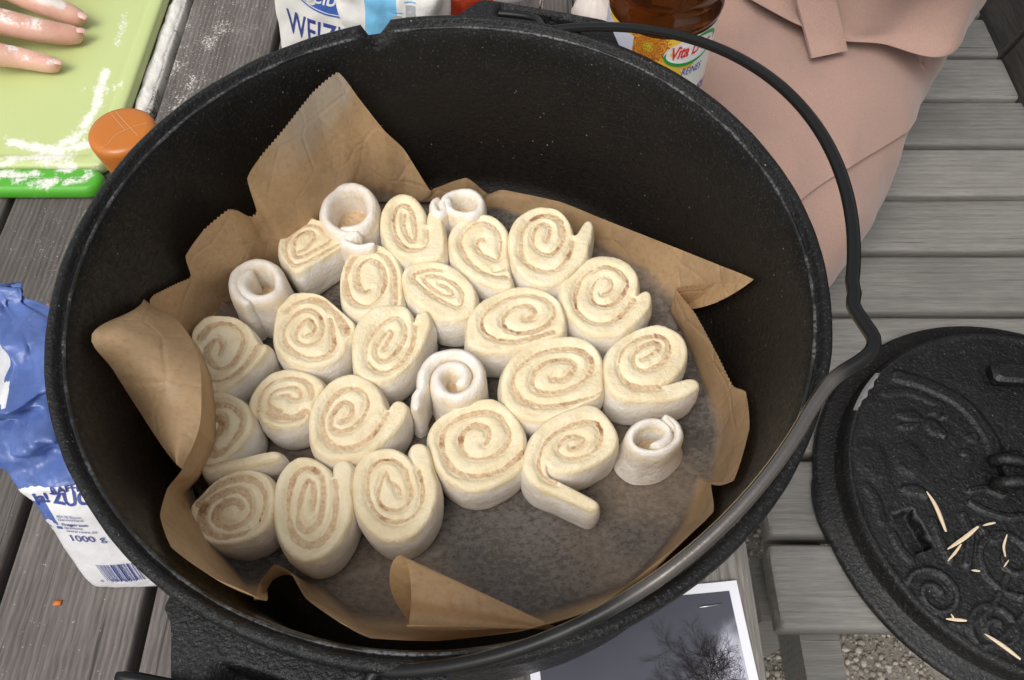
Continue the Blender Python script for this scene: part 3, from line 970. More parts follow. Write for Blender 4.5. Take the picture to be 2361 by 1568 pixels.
RL = [
 dict(cx=805, cy=478, ax=68, ay=62, rot=0, pe=-70, tail=[(790,545),(822,562),(862,556)], white=True, N=1.12, thick=.0105, hollow=.70, fill_drop=.027, h=.043, label='floury white end piece with a round hollow, in front of the tall paper flap'),
 dict(cx=935, cy=521, ax=49, ay=76, rot=-3, pe=-40, tail=[(988,575),(1003,530),(1001,488)], label='narrow upright roll between the two hollow white end pieces at the back'),
 dict(cx=1068, cy=464, ax=54, ay=40, rot=-5, pe=-150, tail=[(1012,492),(1000,470),(1012,452)], white=True, N=1.15, thick=.0095, hollow=.62, fill_drop=.018, h=.042, label='small snow white end piece with a cinnamon dusted hollow at the back'),
 dict(off=(14,-12), cx=1110, cy=572, ax=82, ay=66, rot=-62, pe=0, tail=[(1160,652),(1176,640)], label='egg shaped roll in the back row with a notched lower right end'),
 dict(off=(0,-20), cx=1245, cy=564, ax=75, ay=87, rot=0, pe=-62, tail=[(1308,618),(1332,570),(1350,516)], label='roll in the back row whose tail points up like a thumb'),
 dict(off=(6,-20), cx=1382, cy=674, ax=88, ay=90, rot=0, pe=-62, tail=[(1440,738),(1472,705),(1494,678)], label='round roll at the right with a dark cinnamon dot below its centre'),
 dict(cx=712, cy=565, ax=74, ay=61, rot=28, pe=-10, tail=[], label='squashed roll between two white end pieces at the upper left'),
 dict(cx=594, cy=645, ax=68, ay=60, rot=-20, pe=-120, tail=[(575,700)], white=True, N=1.30, thick=.0105, hollow=.48, fill_drop=.026, h=.045, flare=.05, label='floury white end piece with a narrow slit at the left'),
 dict(cx=847, cy=647, ax=72, ay=82, rot=-8, pe=8, tail=[(917,625),(913,580)], label='roll with cracked dark cinnamon seams left of the upper middle'),
 dict(cx=1013, cy=665, ax=90, ay=68, rot=-35, pe=-55, tail=[(985,722),(1018,738)], label='slanting oval roll in the very middle of the upper half'),
 dict(off=(22,-8), cx=1190, cy=744, ax=114, ay=78, rot=10, pe=-20, tail=[(1298,768)], label='broad oval roll above the largest one, right of centre'),
 dict(cx=712, cy=760, ax=82, ay=88, rot=0, pe=35, tail=[(800,716),(816,740),(806,775)], label='tall roll with a loose outer flap on its right side'),
 dict(cx=517, cy=814, ax=80, ay=84, rot=0, pe=-55, tail=[(575,848),(614,802)], label='roll touching the curled left paper flap, its white end pointing right'),
 dict(off=(-6,6), cx=890, cy=796, ax=98, ay=72, rot=62, pe=-88, tail=[(952,830),(976,778),(980,726)], label='pointed oval roll with an upright tail at the middle of the pot'),
 dict(cx=1046, cy=866, ax=80, ay=70, rot=10, pe=185, tail=[(962,905),(962,940)], white=True, N=1.75, thick=.0104, hollow=.22, fill_drop=.016, h=.045, pwr=1.0, label='floury white spiral end piece in the middle of the pot'),
 dict(off=(16,-13), cx=1271, cy=863, ax=119, ay=92, rot=14, pe=-25, tail=[(1384,880)], label='widest oval roll, right of the white spiral end piece'),
 dict(off=(10,-22), cx=1484, cy=826, ax=95, ay=85, rot=18, pe=-92, tail=[(1462,912),(1530,905),(1585,888),(1610,879)], label='roll at the far right whose long tail points right'),
 dict(off=(18,-6), cx=660, cy=916, ax=78, ay=66, rot=15, pe=120, tail=[(606,888),(588,915),(582,948)], label='small low roll with a glossy brown patch below its centre, left of middle'),
 dict(cx=506, cy=985, ax=72, ay=82, rot=-20, pe=-100, tail=[(482,1106),(560,1074),(652,1050)], label='roll half hidden behind the left paper flap with a long tail below'),
 dict(off=(-3,-20), cx=803, cy=964, ax=100, ay=87, rot=50, pe=-95, tail=[(850,1030),(902,985),(934,930)], label='big round roll left of the white spiral, its tail pointing up right'),
 dict(off=(12,-20), cx=1098, cy=1022, ax=112, ay=104, rot=10, pe=-58, tail=[(1172,1100),(1207,1052)], label='largest roll, in front of the white spiral end piece'),
 dict(off=(5,-6), cx=1318, cy=1024, ax=108, ay=88, rot=25, pe=185, tail=[(1212,1090),(1240,1132),(1305,1156),(1376,1168)], label='front right roll with its end unrolled onto the bare paper'),
 dict(cx=1504, cy=1002, ax=76, ay=50, rot=8, pe=60, tail=[(1560,985)], white=True, N=1.45, thick=.0075, hollow=.40, fill_drop=.026, h=.040, flare=.16, label='folded white end piece standing alone at the right'),
 dict(off=(-8,2), cx=534, cy=1166, ax=98, ay=82, rot=22, pe=160, tail=[], label='front left roll next to the strip of standing paper'),
 dict(off=(8,10), cx=704, cy=1174, ax=72, ay=119, rot=3, pe=-95, tail=[(765,1262),(800,1190),(803,1125),(790,1072)], label='long narrow upright roll, second from the left in the front row'),
 dict(off=(10,8), cx=892, cy=1132, ax=80, ay=98, rot=0, pe=-88, tail=[(962,1195),(994,1130),(988,1075),(966,1030)], label='front row roll behind the rolled paper cone, with an upright tail'),
]
# measured outlines (O) and filling lines (F) of the rolls, each in the grid of the close-up it was measured in
ZONE = {1: (700, 600, 2.24), 2: (1400, 650, 2.24), 3: (2000, 750, 2.24), 4: (700, 1200, 2.24), 5: (1300, 1300, 2.24), 6: (2000, 1300, 2.0906), 7: (700, 1750, 2.4125), 8: (1350, 1650, 2.0909)}
TR = {
 1: (2, [(470,280),(560,300),(630,360),(668,440),(686,560),(694,480),(715,430),(760,410),(800,440),(830,540),(852,660),(850,790),(820,850),(700,880),(560,880),(440,830),(350,760),(295,660),(270,560),(280,440),(340,340),(400,295)],
     [([(490,450),(480,520),(500,610),(560,690),(590,640),(585,540),(560,440),(520,375),(465,355),(410,400),(390,490),(400,600),(440,690),(500,750),(580,770),(660,750),(700,690),(690,600)], .8)]),
 3: (2, [(1130,475),(1250,470),(1350,530),(1412,620),(1410,740),(1420,880),(1425,960),(1445,1020),(1455,1110),(1380,1130),(1260,1110),(1130,1050),(1000,960),(925,850),(890,740),(890,650),(930,570),(1010,500)],
     [([(1195,670),(1150,680),(1135,730),(1180,790),(1270,840),(1320,850),(1350,770),(1345,660),(1290,570),(1200,525),(1110,540),(1030,610),(992,700),(1020,800),(1100,900),(1200,970),(1310,1005),(1400,1010)], .8), ([(1290,962),(1360,950),(1425,905)], .25)]),
 4: (3, [(300,190),(420,185),(530,215),(610,290),(645,370),(660,430),(690,415),(720,370),(760,310),(800,295),(835,330),(830,420),(800,530),(770,640),(700,720),(600,810),(480,870),(360,870),(230,820),(140,720),(95,600),(75,460),(105,340),(180,250)],
     [([(420,465),(440,420),(445,360),(400,320),(340,340),(300,410),(300,490),(350,560),(430,590),(500,560),(560,480),(570,390),(530,290),(440,245),(340,250),(250,310),(195,420),(190,540),(220,640),(310,710),(430,740),(540,700),(620,600),(655,480)], 1.0)]),
 5: (3, [(900,605),(1000,610),(1110,650),(1200,730),(1240,820),(1238,930),(1218,975),(1270,935),(1330,930),(1355,970),(1350,1060),(1280,1160),(1180,1250),(1060,1320),(920,1330),(780,1300),(670,1220),(590,1110),(550,1000),(550,880),(610,770),(700,690),(800,630)],
     [([(920,945),(985,915),(1010,850),(975,795),(900,800),(840,860),(820,950),(850,1020),(930,1050),(1030,1025),(1100,950),(1145,860),(1110,770),(1030,710),(930,695),(830,730),(740,800),(690,900),(670,1000),(700,1100),(780,1170),(880,1200),(1000,1190),(1100,1120),(1200,1000)], 1.0)]),
 6: (1, [(1180,600),(1270,615),(1380,665),(1470,725),(1490,830),(1470,870),(1350,950),(1230,1030),(1130,1100),(1060,1090),(1000,1020),(945,950),(925,870),(950,780),(1000,720),(1080,650)],
     [([(1100,905),(1170,870),(1200,830),(1240,770),(1220,715),(1150,725),(1085,780),(1065,860),(1085,940),(1150,935),(1240,890),(1330,840),(1390,770),(1340,705),(1230,655),(1120,680),(1020,780),(990,880),(1030,990),(1100,1020),(1230,960),(1360,890),(1460,830)], .8)]),
 8: (2, [(60,770),(160,735),(270,740),(360,790),(425,880),(458,990),(463,1120),(460,1265),(405,1275),(300,1330),(180,1370),(80,1370),(-10,1330),(-70,1250),(-90,1150),(-85,1020),(-50,900),(0,820)],
     [([(170,1130),(120,1140),(80,1080),(70,980),(110,890),(180,850),(250,880),(300,960),(310,1040),(290,1130),(250,1210),(160,1270),(70,1260),(-10,1190),(-40,1070),(-20,940),(40,840),(140,775),(250,785),(340,850),(390,960),(405,1080),(402,1260)], 1.05)]),
 9: (2, [(560,905),(700,880),(830,900),(960,960),(1060,1050),(1120,1140),(1135,1230),(1110,1320),(1040,1390),(940,1420),(850,1415),(780,1400),(700,1330),(600,1280),(520,1200),(475,1100),(468,1000),(500,940)],
     [([(810,1085),(880,1120),(925,1175),(860,1190),(760,1130),(690,1075),(665,1025),(720,1000),(820,1020),(930,1075),(1010,1160),(1000,1260),(950,1280),(850,1240),(740,1175),(640,1100),(570,1030),(590,975),(700,950),(820,960)], .85)]),
 10: (3, [(-303,1312),(-290,1400),(-210,1452),(-90,1477),(70,1467),(220,1420),(380,1360),(500,1330),(575,1290),(590,1190),(555,1060),(490,975),(390,915),(260,882),(120,892),(0,930),(-120,990),(-220,1070),(-290,1180)],
     [([(235,1165),(290,1145),(308,1085),(250,1040),(140,1055),(60,1120),(25,1200),(80,1260),(190,1290),(320,1275),(430,1210),(490,1110),(455,1020),(360,965),(230,945),(90,975),(-40,1040),(-130,1120),(-165,1210),(-120,1300),(0,1345),(150,1360),(330,1330),(480,1285)], 1.0)]),
 11: (4, [(1050,-60),(1180,-72),(1300,-50),(1400,20),(1490,100),(1560,160),(1615,220),(1600,300),(1545,380),(1525,450),(1470,520),(1370,580),(1250,600),(1120,590),(1000,550),(925,470),(885,370),(885,270),(895,180),(920,80),(980,0)],
     [([(1170,310),(1240,280),(1245,210),(1190,165),(1120,210),(1080,300),(1110,370),(1200,390),(1290,340),(1325,240),(1290,130),(1200,75),(1100,100),(1010,190),(965,310),(1010,410),(1120,480),(1250,510),(1360,480),(1415,390),(1405,260),(1385,160)], 1.0), ([(1000,80),(1090,10),(1200,-20),(1330,20),(1430,110),(1510,210),(1540,265)], 1.5)]),
 12: (4, [(290,145),(400,135),(520,145),(620,200),(690,270),(740,370),(760,400),(815,390),(838,440),(780,520),(680,620),(560,720),(450,800),(330,830),(250,800),(230,700),(200,560),(180,440),(150,350),(145,300),(200,210)],
     [([(385,485),(405,410),(385,345),(330,360),(275,430),(270,510),(330,580),(410,600),(500,560),(560,470),(600,370),(580,270),(500,215),(400,200),(290,240),(215,330)], 1.2), ([(235,650),(290,700),(390,710),(490,675),(600,590),(680,500),(735,400)], 1.0)]),
 13: (5, [(520,-175),(624,-181),(704,-176),(764,-126),(798,-30),(815,-90),(860,-116),(924,-116),(955,-16),(930,60),(890,160),(830,270),(740,370),(660,440),(560,500),(440,510),(340,480),(270,400),(245,280),(245,150),(270,20),(330,-80),(420,-140)],
     [([(520,200),(570,120),(600,50),(555,45),(490,120),(450,200),(470,280),(540,300),(620,250),(690,150),(720,40),(690,-60),(620,-80),(530,-40),(440,50),(380,160),(370,280),(430,370),(540,405),(660,350),(740,250),(795,110),(803,0)], 1.0)]),
 15: (6, [(430,100),(560,90),(690,110),(790,170),(840,250),(860,350),(862,460),(855,560),(800,615),(690,660),(560,720),(430,780),(300,800),(180,770),(80,700),(20,600),(5,480),(40,360),(110,260),(220,170),(330,120)],
     [([(450,440),(530,440),(590,400),(630,330),(590,285),(500,280),(400,300),(310,360),(270,450),(290,520),(380,550),(500,545),(620,510),(720,440),(775,340),(750,250),(660,200),(540,185),(400,200),(280,250),(170,340),(110,450),(130,540),(200,620),(320,660),(450,660),(600,640),(750,600),(850,555)], 1.0)]),
 16: (6, [(1240,10),(1340,0),(1430,30),(1510,80),(1560,160),(1570,250),(1545,330),(1500,400),(1430,465),(1345,500),(1420,488),(1500,465),(1600,445),(1660,470),(1665,520),(1600,570),(1480,620),(1340,640),(1200,640),(1060,630),(950,580),(895,500),(870,400),(875,300),(910,200),(990,120),(1110,50)],
     [([(1190,275),(1250,250),(1320,205),(1335,150),(1270,140),(1180,180),(1120,250),(1130,320),(1200,370),(1300,340),(1380,290),(1425,210),(1410,130),(1340,85),(1240,85),(1130,120),(1040,190),(1000,280),(1000,370),(1040,450),(1120,500),(1230,520),(1340,512)], 1.0)]),
 17: (4, [(1050,615),(1180,640),(1290,700),(1335,760),(1320,800),(1260,900),(1200,1010),(1165,1080),(1080,1130),(960,1150),(850,1130),(775,1080),(735,1000),(700,1010),(660,930),(700,820),(780,720),(880,650),(970,620)],
     [([(930,850),(1010,840),(1040,870),(1110,865),(1115,805),(1060,770),(960,780),(870,820),(830,890),(860,950),(940,985)], .9), ([(850,985),(950,1030),(1080,1035),(1150,990)], 1.9), ([(735,980),(760,850),(840,750),(950,695),(1080,690),(1200,740),(1235,850)], .8)]),
 18: (4, [(240,870),(330,830),(430,820),(530,860),(620,910),(685,1020),(690,1150),(600,1290),(490,1390),(410,1442),(600,1410),(760,1370),(890,1350),(950,1385),(900,1430),(700,1480),(500,1520),(300,1560),(240,1540),(200,1400),(190,1200),(200,1000)],
     [([(260,1260),(330,1220),(410,1140),(420,1070),(360,1045),(270,1080),(225,1150),(225,1270),(290,1355),(390,1360),(480,1280),(560,1170),(590,1070),(540,980),(440,930),(330,935),(240,990)], 1.5), ([(230,1480),(330,1470),(420,1442)], .5)]),
 19: (5, [(180,445),(280,440),(380,480),(460,540),(510,620),(535,700),(562,765),(600,700),(650,675),(710,690),(740,740),(720,830),(640,950),(540,1040),(420,1130),(300,1190),(160,1210),(20,1200),(-80,1140),(-135,1040),(-148,930),(-145,830),(-120,730),(-75,640),(-10,560),(70,490)],
     [([(140,850),(190,830),(240,770),(230,700),(170,680),(110,720),(60,800),(50,890),(110,940),(200,930),(290,870),(360,770),(380,660),(330,580),(240,550),(140,580),(50,660),(-10,770),(-30,900),(10,1010),(100,1080),(220,1090),(340,1040),(440,960),(520,850),(557,780)], 1.3)]),
 20: (5, [(1280,690),(1400,660),(1500,660),(1570,690),(1660,760),(1740,860),(1785,960),(1790,1040),(1770,1130),(1790,1145),(1780,1200),(1760,1280),(1680,1360),(1560,1430),(1420,1480),(1280,1490),(1160,1440),(1070,1370),(1000,1270),(960,1160),(930,1050),(930,960),(980,870),(1060,800),(1170,740)],
     [([(1420,1060),(1460,1030),(1470,960),(1430,910),(1350,890),(1270,930),(1220,1010),(1230,1100),(1290,1170),(1390,1190),(1500,1160),(1600,1090),(1660,1000),(1640,900),(1570,810),(1460,770),(1330,780),(1200,830),(1090,910),(1045,1010),(1060,1130),(1110,1240),(1190,1310),(1310,1340),(1450,1330),(1590,1280),(1700,1200),(1780,1125)], 1.1)]),
 21: (6, [(720,665),(820,690),(900,770),(960,860),(985,950),(965,1040),(900,1110),(780,1180),(640,1230),(520,1240),(430,1222),(388,1170),(398,1258),(480,1300),(620,1370),(740,1430),(820,1480),(825,1535),(760,1550),(640,1500),(480,1430),(330,1370),(240,1300),(195,1210),(200,1100),(240,980),(310,870),(420,780),(560,710)],
     [([(605,1025),(670,1000),(705,955),(660,925),(570,930),(500,990),(490,1060),(550,1105),(660,1105),(770,1060),(840,970),(850,880),(800,810),(700,800),(580,840),(470,900),(380,980),(335,1080),(325,1180),(360,1262),(460,1312)], 1.1)]),
 23: (7, [(620,315),(740,310),(840,340),(915,410),(950,500),(955,640),(940,770),(890,870),(800,950),(680,1000),(560,1030),(420,1030),(310,1005),(230,940),(170,850),(138,750),(145,660),(180,605),(240,555),(330,460),(460,370)],
     [([(640,660),(580,605),(470,625),(385,700),(385,790),(450,850),(560,860),(670,800),(725,690),(705,570),(610,490),(490,510),(360,570),(265,660),(245,770),(290,870),(390,940),(530,955),(680,910),(790,820),(845,700),(860,560),(800,440),(690,385),(560,395),(430,440),(330,510),(220,620)], 1.3)]),
 24: (7, [(1190,190),(1300,195),(1400,240),(1480,310),(1532,390),(1525,300),(1560,230),(1640,215),(1700,250),(1720,340),(1705,480),(1715,620),(1700,760),(1650,900),(1570,1030),(1470,1130),(1350,1190),(1230,1205),(1120,1150),(1040,1060),(985,940),(952,800),(948,640),(962,480),(1010,350),(1090,250)],
     [([(1320,690),(1335,560),(1330,450),(1290,410),(1240,480),(1200,600),(1180,720),(1190,830),(1250,880),(1330,860),(1400,770),(1420,640),(1430,500),(1410,380),(1330,300),(1240,290),(1160,350),(1110,470),(1085,620),(1090,760),(1120,890),(1190,990),(1290,1030),(1400,990),(1490,890),(1530,760),(1552,620),(1548,480),(1537,410)], 1.2)]),
 25: (8, [(380,300),(470,305),(560,350),(630,425),(642,440),(605,345),(620,280),(690,258),(750,290),(780,370),(800,480),(830,560),(840,660),(825,760),(780,870),(710,970),(610,1050),(490,1085),(370,1070),(270,1000),(190,900),(140,780),(122,640),(132,520),(170,410),(260,330)],
     [([(520,680),(500,620),(430,560),(405,490),(370,560),(340,650),(340,730),(390,790),(480,810),(560,780),(610,690),(605,600),(560,480),(490,410),(400,390),(310,420),(260,500),(250,620),(270,740),(330,840),(420,900),(520,910),(620,870),(690,780),(712,660),(700,560),(680,490)], 1.15)]),
}
def closed_spline(P, step):
    P = np.asarray(P, float); n = len(P); out = []
    for k in range(n):
        p0, p1, p2, p3 = P[k - 1], P[k], P[(k + 1) % n], P[(k + 2) % n]
        t = np.linspace(0, 1, 16, endpoint=False)[:, None]
        out.append(0.5 * (2 * p1 + (p2 - p0) * t + (2 * p0 - 5 * p1 + 4 * p2 - p3) * t ** 2 + (3 * p1 - p0 - 3 * p2 + p3) * t ** 3))
    Q = np.vstack(out); Q = np.vstack([Q, Q[:1]])
    L = np.linalg.norm(np.diff(Q, axis=0), axis=1).sum()
    return resample(Q, max(20, int(L / step)) + 1)[:-1]
def min_dist(P, Q):
    out = np.empty(len(P))
    for a in range(0, len(P), 2000):
        out[a:a + 2000] = np.sqrt(((P[a:a + 2000, None] - Q[None]) ** 2).sum(2).min(1))
    return out
def inside(P, Q):
    x, y = P[:, 0], P[:, 1]; r = np.zeros(len(P), bool)
    j = len(Q) - 1
    for i in range(len(Q)):
        (xi, yi), (xj, yj) = Q[i], Q[j]
        c = ((yi > y) != (yj > y)) & (x < (xj - xi) * (y - yi) / (yj - yi + 1e-15) + xi)
        r ^= c; j = i
    return r
from mathutils.geometry import delaunay_2d_cdt
def traced_roll(spec, label, h=.037, seed=0):
    zone, O, Fs = spec
    ox, oy, sc = ZONE[zone]
    zt = Z_ROLL0 + h
    w2 = lambda p, z=zt: U((ox + p[0] / sc) / 1.7348, (oy + p[1] / sc) / 1.7348, z)[:2]
    out = closed_spline([w2(p, zt - .0012) for p in O], .0009)
    for _ in range(4): out = out * .5 + (np.roll(out, 1, 0) + np.roll(out, -1, 0)) * .25
    C = out.mean(0)
    out = out - C
    area2 = (out[:, 0] * np.roll(out[:, 1], -1) - np.roll(out[:, 0], -1) * out[:, 1]).sum()
    if area2 < 0: out = out[::-1]
    T = np.roll(out, -1, 0) - np.roll(out, 1, 0); T /= np.linalg.norm(T, axis=1)[:, None] + 1e-12
    Nn = np.stack([T[:, 1], -T[:, 0]], 1)
    fl = []
    for pts, ws in Fs:
        q = cr_spline(np.array([w2(p) for p in pts]) - C, 160 if len(pts) > 8 else 50)
        fl.append((q, ws))
    st = .00080
    x0, y0 = out.min(0); x1, y1 = out.max(0)
    gx, gy = np.meshgrid(np.arange(x0, x1, st), np.arange(y0, y1, st * .866), indexing='ij')
    gx = gx + (np.arange(gx.shape[1]) % 2)[None] * st / 2
    P = np.stack([gx.ravel(), gy.ravel()], 1)
    P = P[inside(P, out)]
    P = P[min_dist(P, out) > .0006]
    pts2 = [Vector(p) for p in out] + [Vector(p) for p in P]
    nb = len(out)
    r_ = delaunay_2d_cdt(pts2, [], [list(range(nb))], 1, 1e-6)
    V2 = np.array([v[:] for v in r_[0]]); tris = [tuple(f) for f in r_[2]]
    W3 = np.column_stack([V2 + C, np.zeros(len(V2))])
    do = min_dist(V2, out)
    df = np.full(len(V2), 9.0); wf = np.zeros(len(V2))
    for q, ws in fl:
        d = min_dist(V2, q)
        # width of the filling wanders along the turn, pinched shut in places
        wv = (.00125 + .00130 * fbm(W3 * 1.0, 50, seed + 31, 2) + .0003 * vnoise(W3, 420, seed + 2)) * ws
        better = d < df
        df = np.where(better, d, df); wf = np.where(better, np.clip(wv, .00025, .0040), wf)
    re = .0029
    e = np.clip(do, 0, re)
    z = h - (re - np.sqrt(np.maximum(0, re * re - (re - e) ** 2))) * .85
    z = z + .0016 * fbm(W3, 42, seed, 2) + .0005 * fbm(W3, 130, seed + 3, 2)
    z = z - .0020 * np.exp(-(np.clip(df - wf, 0, 1) / .0022) ** 2) * sstep(.0, .0022, do)
    infill = df < wf
    z = z + np.where(infill, .0005 * vnoise(W3, 520, seed + 7) + .0004 * fbm(W3, 240, seed + 8, 2), 0)
    base = np.array([C[0], C[1], Z_ROLL0])
    root = thing('cinnamon_roll', base, label, 'cinnamon roll', 'unbaked cinnamon rolls in the pot')
    cen_ = np.array([infill[list(t)].sum() >= 2 for t in tris])
    top = np.column_stack([V2 + C, z + Z_ROLL0])
    # sides: slumped, bulging wall down to the paper
    rows, fa = [], []
    bn = r_[0]
    zb = z[:nb] if np.allclose(V2[:nb], out, atol=1e-5) else np.full(nb, h - re * .85)
    q3 = np.column_stack([out + C, np.zeros(nb)])
    bul = .5 + .5 * fbm(q3, 34, seed + 12, 2)
    for k, (f, o_, a_) in enumerate(((1.0, .0, .30), (.93, .0007, .55), (.80, .0015, .85), (.62, .0020, 1.0), (.40, .0018, 1.0), (.18, .0012, 1.0), (.05, .0012, 1.0), (0.0, .0004, 1.0))):
        pp = out + Nn * (o_ * (.6 + .8 * bul))[:, None] * 1.15 + Nn * (.0007 * fbm(np.column_stack([out + C, np.full(nb, f * .04)]), 70, seed + 20, 2) * (f < 1))[:, None]
        rows.append(np.column_stack([pp + C, zb * f + Z_ROLL0])); fa.append(np.full(nb, a_))
    S = np.array(rows)
    used = sorted({i for t, c in zip(tris, cen_) if not c for i in t}); mp = {i: k for k, i in enumerate(used)}
    Vd = np.vstack([top[used], S.reshape(-1, 3)])
    k0 = len(used)
    Fd = [tuple(mp[i] for i in t) for t, c in zip(tris, cen_) if not c] + grid_faces(len(rows), nb, False, True, k0)
    att_f = np.r_[np.clip(.42 - do[used] / .0035 * .42, 0, 1), np.concatenate(fa)]
    att_c = np.r_[np.clip(np.exp(-np.clip(df[used] - wf[used], 0, 1) / .0012) * .75, 0, 1), np.zeros(nb * len(rows))]
    put('dough', Vd, Fd, DOUGH, root, attrs={'flour': att_f, 'cin': att_c})
    used = sorted({i for t, c in zip(tris, cen_) if c for i in t}); mp = {i: k for k, i in enumerate(used)}
    put('filling', top[used], [tuple(mp[i] for i in t) for t, c in zip(tris, cen_) if c], FILL, root)
    return root
trng = np.random.default_rng(5)
for i_, r_ in enumerate(RL):
    if i_ in TR:
        traced_roll(TR[i_], r_['label'], h=.037 + .0015 * math.sin(i_ * 2.1), seed=i_)
        continue
    cinnamon_roll(seed=i_, tilt=tuple(trng.uniform(-.09, .09, 2) + [0, -.03]), dome=trng.uniform(-.001, .002), **r_)

# ================================================================== helpers: flat print that follows a surface
def text_mesh(body, size, shear=0.0, weight=0.0, space=1.0):
    cu = bpy.data.curves.new('lettering', 'FONT')
    cu.body = body; cu.size = size; cu.shear = shear; cu.offset = weight; cu.space_character = space
    cu.resolution_u = 3; cu.fill_mode = 'FRONT'
    o = bpy.data.objects.new('lettering', cu)
    COL.objects.link(o)
    bpy.context.view_layer.update()
    me = o.to_mesh()
    V = np.array([v.co[:] for v in me.vertices]).reshape(-1, 3)
    F = [tuple(p.vertices) for p in me.polygons]
    o.to_mesh_clear()
    bpy.data.objects.remove(o); bpy.data.curves.remove(cu)
    return V[:, :2], F
def refine(V2, F, cuts):
    bm = bmesh.new()
    vs = [bm.verts.new((x, y, 0)) for x, y in V2]
    for f in F:
        try: bm.faces.new([vs[i] for i in f])
        except ValueError: pass
    bmesh.ops.triangulate(bm, faces=bm.faces)
    for _ in range(cuts):
        bmesh.ops.subdivide_edges(bm, edges=bm.edges, cuts=1, use_grid_fill=True)
    bm.verts.index_update()
    V = np.array([v.co[:] for v in bm.verts]); F = [tuple(v.index for v in f.verts) for f in bm.faces]
    bm.free()
    return V[:, :2], F
def bvh_of(o):
    q, L = o, Vector((0, 0, 0))
    while q is not None:
        L = L + Vector(q.location); q = q.parent
    me = o.data
    return BVHTree.FromPolygons([v.co + L for v in me.vertices], [tuple(p.vertices) for p in me.polygons])
def on_surface(bvh, V2, O, ex, ey, lift=.0004, reach=.08):
    """lay a flat drawing (metres) onto a surface along its facing direction"""
    ex, ey, O = (np.asarray(q, float) for q in (ex, ey, O))
    nn = np.cross(ex, ey); nn /= np.linalg.norm(nn)
    out = []
    for x, y in V2:
        p = O + ex * x + ey * y
        h = bvh.ray_cast(Vector(p + nn * reach), Vector(-nn), reach * 2.5)
        out.append(np.array(h[0]) + nn * lift if h[0] is not None else p * np.nan)
    return np.array(out)
def disc2(cx, cy, rx, ry, n=32, r0=0.0):
    t = np.arange(n) / n * 2 * PI
    if r0 == 0:
        V = [(cx, cy)] + [(cx + rx * math.cos(a), cy + ry * math.sin(a)) for a in t]
        return np.array(V), [(0, 1 + i, 1 + (i + 1) % n) for i in range(n)]
    V = [(cx + rx * math.cos(a), cy + ry * math.sin(a)) for a in t] + [(cx + rx * r0 * math.cos(a), cy + ry * r0 * math.sin(a)) for a in t]
    return np.array(V), [(i, (i + 1) % n, n + (i + 1) % n, n + i) for i in range(n)]
def rect2(x0, y0, x1, y1, n=1, m=1):
    xs, ys = np.linspace(x0, x1, n + 1), np.linspace(y0, y1, m + 1)
    V = np.array([(x, y) for x in xs for y in ys])
    return V, grid_faces(n + 1, m + 1)
def cat2(*parts):
    V, F, o = [], [], 0
    for v, f in parts:
        V.append(np.asarray(v)); F += [tuple(i + o for i in g) for g in f]; o += len(v)
    return np.vstack(V), F
def shift2(p, dx, dy, rot=0.0):
    V = np.asarray(p[0]); c, s = math.cos(rot), math.sin(rot)
    return np.stack([V[:, 0] * c - V[:, 1] * s + dx, V[:, 0] * s + V[:, 1] * c + dy], 1), p[1]
def printed(name, part, bvh, O, ex, ey, mat, parent, lift=.0004, cuts=0):
    V, F = part
    if cuts: V, F = refine(V, F, cuts)
    W = on_surface(bvh, V, O, ex, ey, lift)
    bad = np.isnan(W[:, 0])                      # print that would run past the edge is left off
    F = [f for f in F if not any(bad[i] for i in f)]
    if not F: return None
    W[bad] = W[~bad][0]
    return put(name, W, F, mat, parent, smooth=False, recalc=False)

# ================================================================== POT LID ON THE BENCH
LC = np.array([.5400, .2865]); LZ = Z_BENCH + .0005
lid = thing('pot_lid', (LC[0], LC[1], LZ), 'black cast iron lid with raised ornament lying on the slatted bench', 'lid')
m = MB().lathe([(.150, 0.0), (.208, 0.0), (.2145, .002), (.2160, .006), (.2150, .0105), (.2110, .0120), (.1960, .0125), (.1935, .0150), (.1915, .0290), (.1905, .0335), (.1880, .0352)], (LC[0], LC[1], LZ), 220)
m.put('flange', IRON_LID, lid)
